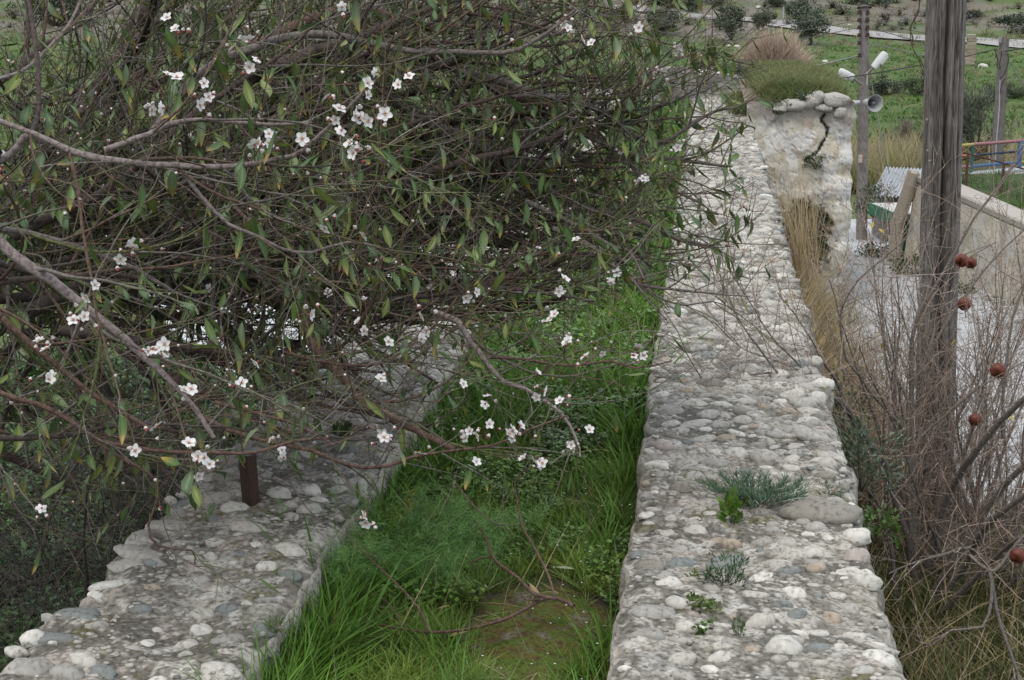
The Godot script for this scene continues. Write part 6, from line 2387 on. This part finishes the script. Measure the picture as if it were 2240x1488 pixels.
		if g.n[segs * 5].dot(g.v[segs * 5]) < 0.0:
			for i in range(0, g.t.size(), 3):
				var s := g.t[i]
				g.t[i] = g.t[i + 1]
				g.t[i + 1] = s
			g.smooth()
		var fr := put("pomegranate", g.mesh(), M.fruit, bush, Transform3D(Basis(Vector3.BACK, rf(-0.4, 0.4)), p))
		var cal := Geo.new()
		for k in 6:
			var a := TAU * k / 6.0
			var d := Vector3(cos(a) * 0.5, -1.0, sin(a) * 0.5).normalized()
			cal.blade(Vector3(cos(a), 0, sin(a)) * r * 0.16 + Vector3.DOWN * r * 0.92, d, Vector3(-sin(a), 0, cos(a)), r * 0.42, r * 0.13, Vector3.ZERO, 2, Color(0.22, 0.07, 0.035), Color(0.24, 0.10, 0.05))
		put("calyx", cal.mesh(), M.fruit, fr)
		var st := Geo.new()
		var best := p + Vector3(0.03, 0.12, 0)
		var bd := 9.0
		for nd in nodes:
			var dd := nd.distance_to(p + Vector3.UP * (r + 0.03))
			if dd < bd:
				bd = dd
				best = nd
		st.tube(PackedVector3Array([best - p, (best - p).lerp(Vector3.UP * r, 0.6), Vector3.UP * r * 0.95]), 0.003, 0.0035, 5, bark, bark * 0.9)
		put("stalk", st.mesh(), M.bark, fr)
	# last yellow leaves
	for q in [[2092, 742, 8.3, 0.05], [2205, 905, 7.8, 0.05], [1878, 650, 8.2, 0.03], [1930, 752, 8.2, 0.035], [1720, 655, 7.2, 0.03], [1925, 500, 8.3, 0.04], [1700, 600, 7.1, 0.03], [1912, 484, 8.3, 0.04]]:
		put("leaf", almond_leaf(80 + int(q[0]) % 7, 0.5, Color(0.30, 0.25, 0.03), Color(0.36, 0.28, 0.04)), M.leaf, bush, Transform3D(Basis(Vector3.UP, rf(0, TAU)) * Basis(Vector3.RIGHT, rf(-1, 0.2)).scaled(Vector3(1.6, 1, 1) * q[3]), at(q[0], q[1], q[2])))
	# grass and weeds under it
	var xs := []
	var ts := []
	for i in 900:
		var p := Vector3(0.62 + 1.5 * rng.randf(), -1.62, -rf(6.6, 9.6))
		xs.append(upright(p.x, p.y, p.z, rf(0.9, 1.8)))
		var dry := 1.0 if rng.randf() < 0.38 else 0.0
		var t := rf(0.65, 1.15)
		ts.append(Color(t * (1.0 + 2.6 * dry), t * (1.0 + 1.4 * dry), t * (1.0 + 2.4 * dry)))
	var ug := thing("shrub_foot_grass", "dry and green long grass under the bare shrub, beside the right wall's outer face", "grass", Vector3.ZERO, "", "stuff")
	scatter("foot_blades", grass_clump(390, 13, 0.30, 0.0036, 0.06, 0.6, Color(0.06, 0.085, 0.026), Color(0.105, 0.125, 0.045)), M.grass, xs, ts, ug)
	var pan := grass_clump(391, 5, 0.62, 0.0018, 0.05, 0.5, Color(0.30, 0.24, 0.14), Color(0.40, 0.33, 0.2))
	xs = []
	for i in 170:
		xs.append(upright(rf(0.66, 1.9), -1.6, -rf(6.8, 9.0), rf(0.8, 1.4)))
	scatter("dry_stalks", pan, M.dry, xs, [], ug)

func pome_twig(p: Vector3, d: Vector3, length: float) -> PackedVector3Array:
	var out := PackedVector3Array([p])
	var n := maxi(2, int(length / 0.05))
	var step := length / n
	var bend := rv() * 0.05 + Vector3.UP * 0.02
	for i in n:
		d = (d + bend + rv() * 0.07).normalized()
		p += d * step
		out.append(p)
	return out

# ---------- plants and small things on top of the walls ----------
func wall_plants() -> void:
	rng.seed = 111
	# grey green cushion plant
	var base := on(1655, 1105, 0.0)
	var big := thing("silver_leaved_plant", "wide cushion of narrow silvery green leaves, largest plant on the right wall's top", "plant", base)
	var g := Geo.new()
	var st := Geo.new()
	for k in 46:
		var a := rf(0, TAU)
		var rr := sqrt(rng.randf())
		var o := Vector3(cos(a) * 0.15, 0, sin(a) * 0.12) * rr
		var top := o * 1.25 + Vector3.UP * rf(0.03, 0.085) * (1.15 - 0.5 * rr)
		st.tube(curve(PackedVector3Array([o * 0.35, o * 0.9 + Vector3.UP * 0.03, top]), 0.02), 0.0016, 0.001, 4, Color(0.14, 0.14, 0.10), Color(0.12, 0.16, 0.09))
		for j in 44:
			var f := rf(0.15, 1.0)
			var p := (o * 0.35).lerp(top, f) + Vector3.UP * 0.01
			var d := (rv() * 0.8 + Vector3.UP * 0.8 + o * 3.0).normalized()
			g.blade(p, d, d.cross(rv()).normalized(), rf(0.014, 0.034), 0.0017, Vector3.UP * 0.004, 3, vary(Color(0.075, 0.135, 0.075), 0.25), vary(Color(0.13, 0.185, 0.125), 0.25))
		if k % 3 == 0:
			var d2 := (o + rv() * 0.06)
			st.tube(curve(PackedVector3Array([top - Vector3.UP * 0.03, top + d2 * 0.2, top + d2 * 0.6 + Vector3.UP * 0.012]), 0.01), 0.0013, 0.0008, 4, Color(0.40, 0.42, 0.36), Color(0.45, 0.46, 0.41))
	tag(put("leaves", g.mesh(), M.leaf, big), "", "", "", "stuff")
	put("stem", st.mesh(), M.bark, big)
	var i := 0
	for q in [[1600, 1150, 0.030, 0.06, 90, 0.026, 0.010, Color(0.075, 0.145, 0.02), "small bright green broad leaved plant in front of the silvery cushion"],
			[1585, 1285, 0.06, 0.055, 320, 0.020, 0.0025, Color(0.05, 0.09, 0.04), "dark green needle leaved tuft beside the biggest white cobble"],
			[1535, 1345, 0.045, 0.03, 150, 0.014, 0.006, Color(0.085, 0.125, 0.035), "creeping weed in the mortar left of the cobbles"],
			[1535, 1395, 0.025, 0.02, 60, 0.014, 0.007, Color(0.07, 0.125, 0.025), "round leaved weed between two grey cobbles"],
			[1614, 1402, 0.018, 0.04, 60, 0.014, 0.003, Color(0.07, 0.11, 0.045), "single sprig in the mortar with a yellow green tip"],
			[1515, 1270, 0.018, 0.015, 40, 0.012, 0.004, Color(0.10, 0.13, 0.03), "yellowish moss tuft near the wall's inner edge"],
			[1620, 1115, 0.02, 0.03, 40, 0.03, 0.004, Color(0.07, 0.12, 0.03), "few grass blades at the left side of the silvery cushion"],
			[600, 1385, 0.03, 0.022, 90, 0.035, 0.0012, Color(0.08, 0.13, 0.03), "thin grass at the left wall's inner lip"],
			[745, 955, 0.03, 0.035, 140, 0.02, 0.006, Color(0.045, 0.085, 0.02), "small dark weed on the left wall's top below the branches"],
			[1815, 1085, 0.05, 0.03, 120, 0.02, 0.002, Color(0.085, 0.125, 0.07), "thin trailing silvery sprig at the wall's outer edge"]]:
		small_bush("wall_weed", q[8], "weed", on(q[0], q[1], 0.0), Vector3(q[2], q[3], q[2]), q[4], q[5], q[6], q[7], 800 + i, "", 0.8)
		i += 1
	# green plants in the gap outside the wall
	small_bush("gap_weed", "green leafy weed in the gap between right wall and shrub, far end", "weed", on(1850, 960, -0.9), Vector3(0.14, 0.2, 0.25), 500, 0.03, 0.010, Color(0.055, 0.10, 0.025), 830)
	small_bush("gap_weed", "grey green spurge growing beside the wall near the shrub's stems", "weed", on(1885, 1075, -0.5), Vector3(0.15, 0.22, 0.15), 700, 0.04, 0.005, Color(0.07, 0.10, 0.06), 831)
	small_bush("gap_weed", "bright green weed low against the right wall's outer face", "weed", on(1915, 1190, -0.7), Vector3(0.10, 0.12, 0.12), 300, 0.028, 0.008, Color(0.06, 0.115, 0.025), 832)
	# a mossy patch and a flat dark slab on the wall
	var slab := pebbles[8] as ArrayMesh
	tag(put("flat_slab", slab, pebble_mats[9], null, Transform3D(Basis(Vector3.UP, 0.2).scaled(Vector3(0.13, 0.045, 0.10)), on(1800, 1125, 0.005))), "flat grey brown slab bedded on the right wall beside the silvery cushion", "stone")
	tag(put("loose_stone", pebbles[7], pebble_mats[8], null, Transform3D(Basis(Vector3.UP, 0.4).scaled(Vector3(0.028, 0.024, 0.024)), on(683, 1076, 0.022))), "loose pale greenish stone lying on the left wall right of the iron post", "stone")
	# the iron post: an angle section
	var post := thing("iron_post", "short rusty angle iron post standing on the left wall", "post", on(542, 1120, -0.02))
	var rust := Color(0.055, 0.032, 0.024)
	var tilt := Basis(Vector3.BACK, 0.05) * Basis(Vector3.UP, -0.55)
	var f1 := Geo.new()
	f1.box(Transform3D(tilt, tilt * Vector3(-0.002, 0.085, 0.0)), Vector3(0.038, 0.20, 0.005), rust, 0.001)
	put("flange", f1.mesh(), M.rust, post)
	var f2 := Geo.new()
	f2.box(Transform3D(tilt, tilt * Vector3(0.0195, 0.085, -0.017)), Vector3(0.005, 0.20, 0.038), rust * 1.3, 0.001)
	put("flange", f2.mesh(), M.rust, post)
